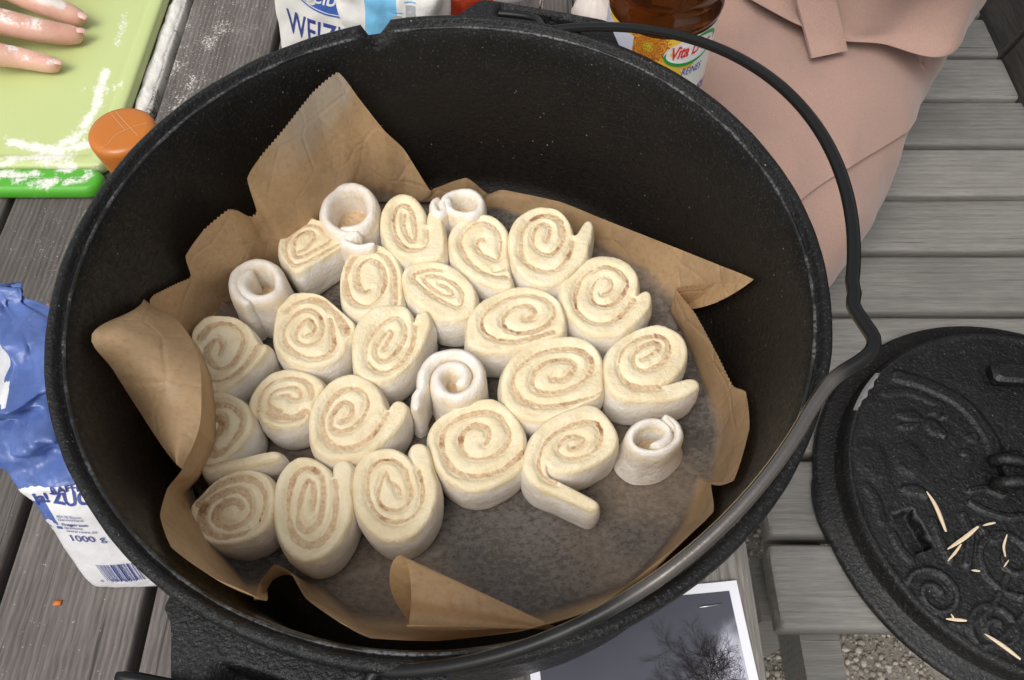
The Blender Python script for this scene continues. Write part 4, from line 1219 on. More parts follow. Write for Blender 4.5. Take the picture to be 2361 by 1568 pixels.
# flattened spout-like lip on the flange's near left
def relief(X, Y):
    """height of the cast ornament over the lid's plate, metres"""
    Z = np.zeros_like(X)
    def L(v):
        p = U(v[0], v[1], LZ + .036); return p[:2] - LC
    def stroke(pts, w, hh, n=40):
        nonlocal Z
        P = cr_spline(np.array([L(v) for v in pts]), n)
        d = np.full(X.shape, 9.0)
        for k in range(n):
            d = np.minimum(d, (X - P[k, 0]) ** 2 + (Y - P[k, 1]) ** 2)
        d = np.sqrt(d)
        Z = np.maximum(Z, hh * sstep(w, w * .45, d))
    def blob(v, rx, ry, rot, hh):
        nonlocal Z
        p = L(v); c, s = math.cos(rot), math.sin(rot)
        dx, dy = X - p[0], Y - p[1]
        a, b = (dx * c + dy * s) / rx, (-dx * s + dy * c) / ry
        Z = np.maximum(Z, hh * sstep(1.05, .55, np.sqrt(a * a + b * b)))
    def spiral(v, r0, turns, w, hh, a0=0.0):
        nonlocal Z
        p = L(v)
        t = np.linspace(0, 1, 70)
        rr = .006 + (r0 - .006) * t
        an = a0 + t * turns * 2 * PI
        d = np.full(X.shape, 9.0)
        for k in range(70):
            d = np.minimum(d, (X - p[0] - rr[k] * math.cos(an[k])) ** 2 + (Y - p[1] - rr[k] * math.sin(an[k])) ** 2)
        Z = np.maximum(Z, hh * sstep(w, w * .4, np.sqrt(d)))
    stroke([(2072, 867), (2134, 886), (2218, 931), (2277, 1003), (2300, 1060)], .010, .0030)
    stroke([(2040, 905), (2100, 905), (2170, 935)], .006, .0016)
    spiral((2157, 1371), .030, 1.6, .0042, .0034, .4)
    spiral((2330, 1290), .040, 1.5, .0045, .0034, 2.6)
    spiral((2300, 1450), .026, 1.4, .0040, .003, 1.1)
    blob((2096, 958), .016, .008, -.2, .0022); blob((2096, 982), .015, .005, .1, .0026)
    blob((2152, 985), .010, .012, .5, .0024); blob((2170, 998), .005, .008, .2, .0028)
    blob((2160, 948), .010, .006, .5, .0022); blob((2178, 962), .007, .004, .3, .0028)
    blob((2093, 1058), .019, .024, .0, .0022); blob((2108, 1080), .014, .008, .7, .0028)
    blob((2010, 1060), .020, .028, .1, .0016); blob((2105, 1130), .014, .007, -.1, .0028); blob((2128, 1140), .004, .007, .5, .0030)
    stroke([(2236, 1133), (2270, 1128), (2310, 1142)], .0045, .0030)
    stroke([(2236, 1160), (2270, 1178), (2320, 1192), (2361, 1190)], .0045, .0032)
    stroke([(2220, 1190), (2235, 1230), (2228, 1300)], .0055, .0030)
    stroke([(2260, 1215), (2285, 1245), (2330, 1235)], .0045, .0030)
    stroke([(2190, 1440), (2240, 1440), (2290, 1395), (2320, 1330)], .0042, .0030)
    stroke([(2240, 1500), (2300, 1480), (2361, 1420)], .0042, .0030)
    stroke([(2060, 1230), (2075, 1262), (2100, 1290)], .005, .0020)
    stroke([(2150, 1200), (2165, 1240), (2190, 1290)], .005, .0026)
    stroke([(2000, 1120), (2020, 1150), (2035, 1200)], .006, .0014)
    blob((2255, 960), .006, .005, 0, .0020); blob((2240, 1010), .009, .006, .4, .0022); blob((2226, 1045), .008, .005, .2, .0020)
    Z = Z + .0005 * fbm(np.stack([X, Y, X * 0], -1), 120, 3, 2) + .0003 * vnoise(np.stack([X, Y, X * 0], -1), 420, 6)
    # rectangular pocket
    q = np.array([L(v) for v in ((2063, 1188), (2097, 1172), (2144, 1256), (2118, 1282))])
    c = q.mean(0); e = (q[2] + q[3]) / 2 - (q[0] + q[1]) / 2; el = np.linalg.norm(e); e /= el
    f = np.array([-e[1], e[0]]); w = abs((q[1] - q[0]) @ f) * 1.25
    a = np.abs((X - c[0]) * e[0] + (Y - c[1]) * e[1]); b = np.abs((X - c[0]) * f[0] + (Y - c[1]) * f[1])
    pocket = sstep(el / 2 + .0006, el / 2 - .0012, a) * sstep(w / 2 + .0006, w / 2 - .0012, b)
    Z = Z * (1 - pocket) - .024 * pocket
    return Z
nr, na = 150, 520
rr = np.concatenate([np.linspace(.0, .1815, nr - 3), [.184, .186, .1879]])
aa = np.arange(na) / na * 2 * PI
X = rr[:, None] * np.cos(aa); Y = rr[:, None] * np.sin(aa)
Zp = relief(X, Y) * .8 + .0345 + .003 * (1 - (rr[:, None] / .19) ** 2)
Zp[-3:] = np.array([.0352, .0360, .0355])[:, None]
put('plate', np.stack([X + LC[0], Y + LC[1], Zp + LZ], 2).reshape(-1, 3), grid_faces(nr, na, False, True), IRON_PLATE, lid, recalc=False)
zt = LZ + .0372
hp = [U(2286, 1062, zt + .012), U(2315, 1058, zt + .022), U(2361, 1064, zt + .024), U(2420, 1080, zt + .020), U(2440, 1100, zt + .012), U(2420, 1118, zt + .020), U(2361, 1110, zt + .022), U(2318, 1112, zt + .018), U(2292, 1116, zt + .006)]
MB().tube(cr_spline(np.array(hp), 60), .0062, 12).put('loop_handle', IRON_LID, lid)
for k, v in enumerate(((2325, 1082), (2405, 1090))):
    p = U(*v, zt)
    MB().box((p[0], p[1], zt + .004), (.013, .016, .010), .1, .003).put('handle_post', IRON_LID, lid, auto=30)
p = U(2340, 872, zt)
MB().box((p[0] + .012, p[1], zt + .006), (.042, .012, .008), R(-4), .004).put('lid_foot', IRON_LID, lid, auto=30)
lipm = MB()
ang0 = math.atan2(U(1890, 1180, LZ)[1] - LC[1], U(1890, 1180, LZ)[0] - LC[0])
G_ = []
for a in np.linspace(-.16, .16, 21):
    ex_ = .004 * math.cos(a / .16 * PI / 2) ** .7 if abs(a) < .16 else 0
    row = []
    for r_, z_ in ((.205, .0005), (.2150 + ex_, .0015), (.2166 + ex_, .0060), (.2150 + ex_, .0112), (.205, .0128)):
        row.append((LC[0] + r_ * math.cos(ang0 + a), LC[1] + r_ * math.sin(ang0 + a), LZ + z_))
    G_.append(row)
lipm.grid(np.array(G_)).put('pouring_lip', IRON_LID, lid)
CHIP = plain('bare grey iron', (.22, .22, .22), .55, .2, 200, .3, 500)
cp = MB()
ang1 = [math.atan2(U(*v, LZ + .035)[1] - LC[1], U(*v, LZ + .035)[0] - LC[0]) for v in ((2029, 865), (1968, 945))]
G_ = []
for t in np.linspace(0, 1, 24):
    a = ang1[0] * (1 - t) + ang1[1] * t
    wd = .0045 * math.sin(PI * min(1, t * 1.05)) ** .6 * (.8 + .3 * math.sin(t * 23)) + .0003
    G_.append([(LC[0] + r_ * math.cos(a), LC[1] + r_ * math.sin(a), LZ + z_) for r_, z_ in ((.1885 - wd, .0366), (.1868, .0368), (.1885, .0359), (.1907, .0340))])
cp.grid(np.array(G_)).put('bare_patch', CHIP, lid)

# wood splinters lying on the lid
SPL = plain('fresh split wood', (.72, .58, .40), .7, .12, 300)
lb = bvh_of([o for o in lid.children if o.name.startswith('plate')][0])
def splinter(pts, w, label):
    P = []
    for v in pts:
        q = U(*z6(*v), zt)
        h = lb.ray_cast(Vector((q[0], q[1], 1)), Vector((0, 0, -1)))
        z = (h[0].z if h[0] is not None else LZ + .036) + .0022
        q = U(*z6(*v), z)
        P.append(q)
    P = np.array(P); P[:, 2] = np.maximum(P[:, 2], P[:, 2].mean())
    n = 14
    Q = cr_spline(P, n) if len(P) > 2 else resample(P, n)
    r = w * np.clip(np.sin(PI * np.linspace(.03, .9, n)) ** .6, .15, 1)
    m = MB().tube(Q, r, 6, flat=.55)
    o = m.put('wood_splinter', SPL, loc=tuple(Q[n // 2]), smooth=False)
    tag(o, label, 'splinter', 'wood splinters on the lid')
splinter([(780, 735), (820, 800), (865, 913)], .0022, 'thick pale splinter next to the dark rectangular pocket of the lid')
splinter([(872, 990), (940, 945), (1008, 890)], .0022, 'long pale splinter slanting up right in the middle of the lid')
splinter([(873, 1042), (905, 1005), (932, 968)], .0014, 'short splinter just under the long slanting one on the lid')
splinter([(1028, 886), (1055, 879), (1082, 874)], .0013, 'short splinter at the upper right end of the long slanting one')
splinter([(1135, 925), (1116, 980), (1128, 1024)], .0013, 'thin bent splinter near the right edge of the picture')
splinter([(1140, 1038), (1121, 1068)], .0008, 'tiny curved splinter below the thin bent one')
splinter([(978, 1083), (1016, 1087)], .0012, 'tiny flat splinter lying level in the lower middle of the lid')
splinter([(864, 1298), (910, 1302), (957, 1306)], .0017, 'level splinter beside the cast spiral at the lid rim')
splinter([(887, 1276), (900, 1297)], .0009, 'tiny splinter touching the level one beside the cast spiral')
splinter([(1034, 1364), (1110, 1412), (1192, 1477)], .0020, 'lowest splinter of the lid, near the bottom right corner')

# ================================================================== CUTTING BOARD, HAND, SPICE JAR
def green_mat(name, c1, c2):
    M = Mat(name)
    v = M.coord()
    col = M.mix(M.noise(v, 8, 3), c1, c2)
    scr = M.ramp(M.noise(M.coord((40, 700, 1), (0, 0, .5)), 1.0, 2), .70, .76, 0, .25)
    col = M.mix(scr, col, tuple(min(1, x * 1.35) for x in c2))
    fl = M.attr('flour')
    nz = M.math('ADD', M.math('MULTIPLY', M.noise(v, 300, 4, .7), .55), M.math('MULTIPLY', M.noise(v, 60, 3, .6), .45))
    mask = M.ramp(M.math('SUBTRACT', nz, M.math('SUBTRACT', .80, M.math('MULTIPLY', fl, .52))), -.10, .10, 0, .92)
    M.set(col=M.mix(mask, col, (.80, .77, .71)), rough=M.ramp(mask, 0, 1, .42, .9), spec=.4, sss=.12, sssr=(.5, .9, .2), ssss=.006)
    M.set(normal=M.bump(M.noise(v, 350, 3), .18, .0006, M.bump(M.noise(v, 120, 2), .05, .0008)))
    return M.m
LIME = green_mat('pale lime plastic', (.47, .55, .22), (.53, .60, .265))
GREEN = green_mat('bright green plastic', (.075, .36, .022), (.10, .43, .035))
strokes = [([(915,100),(895,210),(860,330)], 32, .62), ([(1010,240),(990,310)], 22, .3), ([(770,520),(735,650),(705,780),(620,920),(500,1040)], 30, .85), ([(905,600),(810,660),(720,720)], 17, .8), ([(690,580),(590,690)], 34, .34),
           ([(80,1045),(250,1080),(450,1110),(640,1060)], 34, .85), ([(0,1010),(200,1020)], 20, .45), ([(0,1200),(120,1170),(330,1150),(520,1150)], 34, .75), ([(470,1050),(600,960)], 40, .75), ([(780,560),(760,590)], 14, .8), ([(700,640),(740,640)], 18, .8),
           ([(0,1290),(80,1270),(150,1300)], 45, .75), ([(180,1290),(240,1280)], 40, .7), ([(230,1350),(330,1350),(400,1330)], 34, .78), ([(460,1240),(520,1230)], 34, .8), ([(480,1340),(600,1330),(650,1290)], 30, .75), ([(640,1240),(700,1220)], 26, .7), ([(300,1200),(420,1210)], 30, .7), ([(0,880),(200,900)], 90, .22), ([(300,960),(100,1000)], 60, .3)]
def flour_on_board(V):
    f = np.zeros(len(V))
    for pts, w, a in strokes:
        P = np.array([U(*z1(*p), .0155)[:2] for p in pts])
        P = resample(P, 24)
        wm = w / 1.8445 / 1.7348 / 2250.0 * 1.7
        d2 = ((V[:, None, :2] - P[None]) ** 2).sum(2).min(1)
        f = np.maximum(f, a * np.exp(-d2 / (wm * wm)))
    return np.maximum(f, .12)
cb = thing('cutting_board', (-.50, .68, 0.0), 'pale lime green cutting board dusted with flour, with a bright green end', 'cutting board')
def slab(name, x0, x1, y0, y1, r, levels, mat):
    """rounded slab made of inset rings; levels: (inset, height)"""
    cx, cy, hx, hy = (x0 + x1) / 2, (y0 + y1) / 2, (x1 - x0) / 2, (y1 - y0) / 2
    rows = []
    for ins, z in levels:
        a, b, q = hx - ins, hy - ins, max(.001, r - ins)
        pts = []
        for (sx, sy, t0) in ((1, 1, 0), (-1, 1, 90), (-1, -1, 180), (1, -1, 270)):
            for t in np.linspace(0, 90, 8):
                pts.append((cx + sx * (a - q) + q * math.cos(R(t0 + t)), cy + sy * (b - q) + q * math.sin(R(t0 + t)), z))
        pts = np.array(pts + pts[:1])
        rows.append(resample(pts, 241)[:-1])
    G_ = np.array(rows)
    V = G_.reshape(-1, 3)
    return put(name, V, grid_faces(len(levels), 240, False, True) + [tuple((len(levels) - 1) * 240 + i for i in range(240))], mat, cb, attrs={'flour': flour_on_board(V)}, auto=60)
lv = [(.004, .0012), (.001, .0020), (0, .0035), (0, .0125), (.001, .0142), (.003, .0152), (.0115, .0154), (.013, .0146), (.0150, .0140), (.017, .0143)]
lv += [(i_, .0144) for i_ in np.linspace(.022, .19, 44)]
slab('board_plate', -.80, -.3755, .5115, .92, .012, lv, LIME)
lv = [(.004, .0008), (.001, .0020), (0, .0045), (0, .0095), (.0012, .0125), (.0035, .0143)] + [(i_, .0147) for i_ in np.linspace(.006, .0139, 8)]
slab('green_end', -.80, -.3745, .4830, .5112, .0138, lv, GREEN)

# the drift of flour spilled along the board
FLOURM = plain('wheat flour', (.80, .775, .72), .95, .05, 300, .5, 900, spec=.1)
def drift(name, label, pts, w, hgt, seed, thresh=.0):
    P = cr_spline(np.array(pts), 220)
    T = np.gradient(P, axis=0); T /= np.linalg.norm(T, axis=1)[:, None]
    Nn = np.stack([-T[:, 1], T[:, 0], T[:, 2] * 0], 1)
    rows = []
    for t in np.linspace(-1, 1, 25):
        wl = w * (1 + .35 * fbm(P, 60, seed, 2))
        q = P + Nn * (wl * t)[:, None]
        zz = hgt * np.clip(1 - t * t, 0, 1) ** .8 * (.75 + .5 * fbm(q, 160, seed + 2, 2)) + .0008 * vnoise(q, 700, seed + 4) * (1 - abs(t))
        q[:, 2] = P[:, 2] - .0006 + np.maximum(zz, 0) 
        rows.append(q)
    o = put(name, np.array(rows).reshape(-1, 3), grid_faces(25, 220), FLOURM, loc=tuple(P[110]))
    return tag(o, label, 'flour', kind='stuff')
drift('spilled_flour', 'white drift of spilled flour along the cutting board edge', [(-.3692, y, .0008) for y in (.515, .58, .64, .70, .78, .90)], .0066, .0038, 3)

# floury hand (right hand, palm down)
def skin_mat():
    M = Mat('floury skin')
    v = M.coord()
    n = M.noise(v, 30, 3)
    c = M.mix(M.ramp(n, .3, .7), (.62, .335, .25), (.72, .445, .345))
    c = M.mix(M.ramp(M.noise(v, 160, 4, .7), .56, .7, 0, .35), c, (.56, .22, .17))
    geo = M.n('ShaderNodeNewGeometry')
    sp = M.n('ShaderNodeSeparateXYZ'); M.link(geo.outputs['Normal'], sp.inputs[0])
    fl = M.ramp(M.math('ADD', M.math('MULTIPLY', M.noise(v, 45, 2), .62), M.math('MULTIPLY', M.noise(v, 420, 4, .7), .38)), .50, .60, 0, .9)
    c = M.mix(M.math('MULTIPLY', fl, M.ramp(sp.outputs['Z'], .45, .85)), c, (.82, .79, .74))
    M.set(col=c, rough=.55, spec=.35, sss=.25, sssr=(1.0, .35, .2), ssss=.004)
    M.set(normal=M.bump(M.noise(v, 500, 3), .25, .0006, M.bump(M.noise(M.coord((500, 90, 90)), 1, 2), .2, .0006)))
    return M.m
SKIN = skin_mat()
NAIL = plain('fingernail', (.68, .42, .36), .32, .06, 100, spec=.5)
def skinned(name, verts, edges, radii, root, mat, parent=None, loc=(0, 0, 0), levels=2):
    L = np.array(loc if parent is None else parent.location)
    me = bpy.data.meshes.new(name)
    me.from_pydata((np.array(verts) - L).tolist(), edges, [])
    o = bpy.data.objects.new(name, me)
    COL.objects.link(o)
    sk = o.modifiers.new('skin', 'SKIN'); sk.use_smooth_shade = True; sk.branch_smoothing = .4
    for i, r in enumerate(radii):
        me.skin_vertices[0].data[i].radius = r if isinstance(r, tuple) else (r, r)
        me.skin_vertices[0].data[i].use_root = (i == root)
    o.modifiers.new('sub', 'SUBSURF').levels = levels
    o.modifiers['sub'].render_levels = levels
    dg = bpy.context.evaluated_depsgraph_get(); dg.update()
    m2 = bpy.data.meshes.new_from_object(o.evaluated_get(dg))
    o.modifiers.clear()
    o.data = m2
    m2.materials.clear(); m2.materials.append(mat)
    m2.polygons.foreach_set('use_smooth', [True] * len(m2.polygons))
    if parent is not None: o.parent = parent
    else: o.location = L
    return o
HZ = .0146
fingers = {
  'index':  [U(60, -150, .050), U(130, -95, .043), U(180, -55, HZ + .014), U(222, -32, HZ + .009)],
  'middle': [U(-5, -40, .050), U(95, 8, .042), U(160, 33, HZ + .014), U(200, 50, HZ + .009)],
  'ring':   [U(-20, 45, .048), U(90, 70, .037), U(155, 80, HZ + .013), U(196, 83, HZ + .0088)],
  'little': [U(-45, 120, .042), U(40, 132, .031), U(103, 146, HZ + .011), U(143, 154, HZ + .0078)]}
HV, HE, HR = [], [], []
wrist = np.array([-.635, .705, .060]); elbow = np.array([-.86, .74, .10])
HV += [wrist, elbow]; HR += [(.024, .020), (.036, .034)]; HE.append((0, 1))
palm = np.array([-.575, .692, .054]); HV.append(palm); HR.append((.030, .020)); HE.append((0, 2))
frad = {'index': (.0112, .0098, .0088, .0066), 'middle': (.0115, .0100, .0090, .0068), 'ring': (.0110, .0096, .0086, .0066), 'little': (.0102, .0086, .0076, .0058)}
for fn, P in fingers.items():
    prev = 2
    for k, (p, r) in enumerate(zip(P, frad[fn])):
        HV.append(p); HR.append(r * 1.28); HE.append((prev, len(HV) - 1)); prev = len(HV) - 1
th = [np.array([-.585, .735, .048]), np.array([-.545, .768, .038]), np.array([-.515, .782, .028])]
prev = 2
for p, r in zip(th, (.0140, .0115, .0085)):
    HV.append(p); HR.append(r); HE.append((prev, len(HV) - 1)); prev = len(HV) - 1
hand = skinned('person', HV, HE, HR, 2, SKIN, loc=(-.575, .692, HZ))
tag(hand, 'person reaching in from the left, floury hand on the lime green cutting board', 'person')
for fn in ('middle', 'ring', 'little', 'index'):
    P = [q.copy() for q in fingers[fn]]
    tip, dip = P[3], P[2]
    dn = (tip - dip); dn /= np.linalg.norm(dn)
    sd = np.cross([0, 0, 1], dn); sd /= np.linalg.norm(sd)
    upv = np.cross(dn, sd)
    rr_ = frad[fn][3]
    rows = []
    for a in np.linspace(-1, 1, 9):
        row = []
        for b in np.linspace(-1, 1, 9):
            wv = .62 * rr_ * b * (1 - .25 * max(0, a) ** 3) * (1 - .35 * max(0, -a) ** 2)
            row.append(tip + dn * (rr_ * (.80 * a - .55)) + sd * wv + upv * (rr_ * (1.30 - .30 * b * b - .18 * max(0, a) ** 2 - .14 * max(0, -a) ** 2)))
        rows.append(row)
    put('fingernail', np.array(rows).reshape(-1, 3), grid_faces(9, 9), NAIL, hand)
# rolled sleeve at the elbow, outside the picture
SLEEVE = plain('sleeve cloth', (.16, .17, .21), .9, .15, 200, .3, 900)
sp_ = [elbow * .55 + wrist * .45, elbow * .8 + wrist * .2, elbow, elbow + [-.14, .10, .10], elbow + [-.26, .2, .24]]
MB().tube(cr_spline(np.array(sp_), 24), np.linspace(.043, .062, 24) * (1 + .05 * np.sin(np.arange(24) * 1.9)), 24).put('sleeve', SLEEVE, hand)

# spice jar with orange cap
ORANGE = Mat('orange plastic').set(col=(.50, .155, .018), rough=.28, spec=.5, sss=.08, sssr=(.6, .3, .1), ssss=.004)
_v = ORANGE.coord(); ORANGE.set(col=ORANGE.mix(ORANGE.noise(_v, 25, 3), (.46, .135, .014), (.54, .175, .024)), normal=ORANGE.bump(ORANGE.noise(_v, 600, 2), .06, .0004))
ORANGE = ORANGE.m
GLASS = Mat('clear glass').set(col=(1, 1, 1), rough=.03, trans=1.0, ior=1.45)
GLASS.set(rough=GLASS.ramp(GLASS.noise(GLASS.coord(), 40), .3, .8, .02, .08)); GLASS = GLASS.m
SPICE = plain('ground spice', (.40, .16, .04), .9, .3, 500, .6, 900)
JC = U(277, 297, .104)
jar = thing('spice_jar', (JC[0], JC[1], 0.0), 'small spice jar with an orange plastic flip cap beside the pot', 'spice jar')
MB().lathe([(0, .0015), (.020, .001), (.0225, .003), (.0232, .008), (.0232, .055), (.022, .061), (.0195, .065)], (JC[0], JC[1], 0), 40).put('glass_body', GLASS, jar)
MB().lathe([(0, .004), (.020, .004), (.0214, .008), (.0214, .048), (.012, .051), (0, .052)], (JC[0], JC[1], 0), 40).put('ground_spice', SPICE, jar)
cap = MB().lathe([(.0185, .0655), (.0228, .0655), (.0236, .068), (.0262, .092), (.0266, .0975), (.0260, .1010), (.0240, .1034), (.0200, .1042), (.0100, .1044), (0, .1044)], (JC[0], JC[1], 0), 72).put('cap', ORANGE, jar)
LINE = plain('moulding line', (.62, .34, .16), .5, .1)
cb_ = bvh_of(cap)
def capline(pts, wd):
    P = resample(np.array([U(*z1(*p), .104)[:2] for p in pts]), 16)
    T = np.gradient(P, axis=0); T /= np.linalg.norm(T, axis=1)[:, None]; Nn = np.stack([-T[:, 1], T[:, 0]], 1) * wd
    rows = []
    for sgn in (-1, 1):
        row = []
        for q in P + Nn * sgn:
            h = cb_.ray_cast(Vector((q[0], q[1], .3)), Vector((0, 0, -1)))
            row.append((q[0], q[1], (h[0].z if h[0] is not None else .10) + .0002))
        rows.append(row)
    put('mould_line', np.array(rows).reshape(-1, 3), grid_faces(2, 16), LINE, cap, smooth=False)
capline([(790, 805), (860, 890), (925, 962)], .00022)
capline([(825, 790), (900, 880), (975, 960), (1020, 1005)], .00022)
capline([(700, 840), (745, 822), (790, 805)], .00014)
capline([(720, 1100), (790, 1070), (850, 1000), (925, 962), (1000, 930), (1080, 910)], .00020)

# scrap of rust brown paper between the sugar bag and the pot
tag(put('brown_scrap', np.array([U(78, 712, .022), U(112, 700, .026), U(118, 730, .022), U(92, 735, .018), U(78, 716, .0205), U(112, 704, .0245), U(118, 734, .0205), U(92, 739, .0165)]),
    [(0, 1, 2, 3), (7, 6, 5, 4), (0, 1, 5, 4), (1, 2, 6, 5), (2, 3, 7, 6), (3, 0, 4, 7)], plain('rust brown card', (.36, .14, .05), .7, .2, 120), loc=tuple(U(100, 718, .0)), smooth=False),
    'small rust brown card scrap between the blue sugar bag and the pot', 'scrap')
# orange crumb on the table
cq = U(133, 1391, 0)
tag(put('orange_crumb', np.array([(cq[0] + x, cq[1] + y, z) for x, y, z in ((-.003, -.002, .0003), (.003, -.0016, .0003), (.0034, .002, .0003), (-.0024, .0022, .0003), (-.002, -.001, .0016), (.002, -.001, .0013), (.002, .001, .0018), (-.0015, .0012, .0014))]),
    [(0, 1, 2, 3), (4, 5, 6, 7), (0, 1, 5, 4), (1, 2, 6, 5), (2, 3, 7, 6), (3, 0, 4, 7)], plain('orange crumb', (.55, .14, .02), .7), loc=tuple(cq)),
    'tiny orange crumb on the table board below the sugar bag', 'crumb')

# ================================================================== PAPER BAGS
def bag_mat(name, paper=(.74, .72, .68), ink=(.06, .11, .34), ink2=(.20, .52, .78), rough=.5, crease=.18):
    M = Mat(name)
    v = M.coord()
    n = M.noise(v, 40, 4, .6)
    c = M.mix(n, tuple(x * .93 for x in paper), tuple(min(1, x * 1.05) for x in paper))
    i1 = M.ramp(M.attr('ink'), .42, .58)
    i2 = M.ramp(M.attr('ink2'), .42, .58)
    blue = M.mix(M.ramp(n, .3, .7), tuple(x * .85 for x in ink), tuple(min(1, x * 1.2) for x in ink))
    scuff = M.ramp(M.noise(v, 220, 4, .75), .62, .75, 0, .35)
    blue = M.mix(scuff, blue, (.45, .50, .62))
    c = M.mix(i1, c, blue)
    c = M.mix(i2, c, M.mix(n, tuple(x * .92 for x in ink2), ink2))
    M.set(col=c, rough=rough, spec=.4)
    cr = M.voro(M.coord((1, 1, .7)), 42, 'DISTANCE_TO_EDGE')
    M.set(normal=M.bump(M.noise(v, 26, 4, .65), .35, .004, M.bump(cr, crease, .004)))
    return M.m
BLUEINK = plain('dark blue print', (.035, .055, .24), .5, .1)
WHITEINK = plain('white print', (.78, .78, .78), .5, .05)
def bag(name, label, O, e1, u, w, d, h, mat, crumple, bend=None, ink=None, ink2=None, top=1.0, nh=70, seed=0, grp=None, cat='bag'):
    O, e1, u = (np.asarray(q, float) for q in (O, e1, u))
    e1 /= np.linalg.norm(e1); u /= np.linalg.norm(u)
    nn = np.cross(e1, u); nn /= np.linalg.norm(nn)
    r = .008
    # section: rounded rectangle, counted from the front left corner
    per = []
    for (cx, cy, t0) in ((w - r, -r, 90), (w - r, -d + r, 0), (r, -d + r, -90), (r, -r, -180)):
        for t in np.linspace(0, 1, 6):
            a = R(t0 - 90 * t)
            per.append((cx + r * math.cos(a), cy + r * math.sin(a)))
    per = np.array(per + per[:1])
    per = resample(per, 161)[:-1]
    rows, A, B, FR = [], [], [], []
    for b in np.r_[0, .004, np.linspace(.012, h, nh)]:
        t = b / h
        sq = 1.0 if b > .004 else (.94 if b == 0 else .985)
        p = (per - [w / 2, -d / 2]) * sq
        p[:, 1] *= 1 - (1 - .12) * sstep(top, 1.06, t)
        q = O + e1 * (p[:, 0] + w / 2)[:, None] + nn * (p[:, 1] - d / 2)[:, None] + u * b
        nx_ = p[:, 0] / (w / 2); ny_ = p[:, 1] / (d / 2)
        bul = .006 * math.sin(PI * min(1, t * 1.02)) ** .6
        q = q + nn * (np.where(np.abs(ny_) > .8, np.sign(ny_) * bul * (1 - nx_ ** 2), 0))[:, None] + e1 * (np.where(np.abs(nx_) > .8, np.sign(nx_) * bul * .7 * (1 - ny_ ** 2), 0))[:, None]
        cr = crumple(t)
        disp = cr * (.5 * fbm(q, 28, seed, 3) + .7 * (ridged(q, 30, seed + 4, 2) - .3) + .3 * (ridged(q, 75, seed + 6, 2) - .3) + 1.25 * tri_noise(q, 30, seed))
        out = nn * (p[:, 1] / (d / 2))[:, None] * 1.0 + e1 * (p[:, 0] / (w / 2))[:, None] * .6
        out /= np.linalg.norm(out, axis=1)[:, None] + 1e-9
        q = q + out * disp[:, None] + u * (cr * (.8 + 1.6 * sstep(.8, 1, t)) * fbm(q, 22, seed + 8, 2))[:, None] * (t > .05)
        if bend is not None: q = q + bend(t)
        rows.append(q)
        A.append(p[:, 0] + w / 2); B.append(np.full(len(p), b)); FR.append(p[:, 1] > -d / 2 + d * .42)
    V = np.array(rows).reshape(-1, 3)
    V[:, 2] = np.maximum(V[:, 2], .0006)
    A, B, FR = (np.array(q).reshape(-1) for q in (A, B, FR))
    at = {'ink': ink(A, B, FR) if ink else np.zeros(len(V)), 'ink2': ink2(A, B, FR) if ink2 else np.zeros(len(V))}
    root = thing(name, (O[0] + e1[0] * w / 2, O[1] + e1[1] * w / 2, 0.0), label, cat, grp)
    nr_ = len(rows)
    o = put('paper_body', V, grid_faces(nr_, 160, False, True) + [tuple(range(160)), tuple((nr_ - 1) * 160 + i for i in range(160))], mat, root, attrs=at)
    return root, bvh_of(o), (O, e1, u)
def plane_hit(v, O, e1, u):
    """where a measured line of sight meets a bag's front, in metres from its lower left corner"""
    p0, p1 = np.array([0, 0, CAM_H]), U(v[0], v[1], -1.0)
    nn = np.cross(e1, u); d = p1 - p0
    t = ((O - p0) @ nn) / (d @ nn)
    q = p0 + d * t - O
    return q @ e1, q @ u
PAPERBAG = bag_mat('white printed paper')
be = R(22)
fb, fbv, fax = bag('flour_bag', 'white wheat flour bag with blue lettering behind the pot rim', U(616, 60, .08) * [1, 1, 0], (math.cos(be), -math.sin(be), 0), (.10, .02, 1), .086, .065, .195, PAPERBAG, lambda t: .0018 + .004 * sstep(.75, 1, t), top=.8, seed=3)
def at_bag(ax_, v):
    return plane_hit(v, *ax_)
a0, b0 = at_bag(fax, (655, 62))
tm = text_mesh('WEIZENMEHL', .036, 0, .0004, 1.05)
tm = (tm[0] * [.55, 1.0], tm[1])
printed('lettering', shift2(tm, a0, b0, R(-6)), fbv, fax[0], fax[1], fax[2], BLUEINK, fb, cuts=1)
a0, b0 = at_bag(fax, (757, -6))
LOGO = plain('blue logo', (.05, .12, .42), .45, .08)
printed('logo_oval', shift2(disc2(0, 0, .042, .0205, 48), a0, b0, R(-4)), fbv, fax[0], fax[1], fax[2], LOGO, fb, .0004, 1)
printed('logo_ring', shift2(disc2(0, 0, .0395, .0185, 64, .955), a0, b0, R(-4)), fbv, fax[0], fax[1], fax[2], WHITEINK, fb, .0007, 0)
tm = text_mesh('Belbake', .024, .25, .0002, .95)
tm = (tm[0] * [.78, 1.0], tm[1])
printed('lettering', shift2(tm, a0 - .033, b0 - .008, R(-3)), fbv, fax[0], fax[1], fax[2], WHITEINK, fb, .0007, 1)

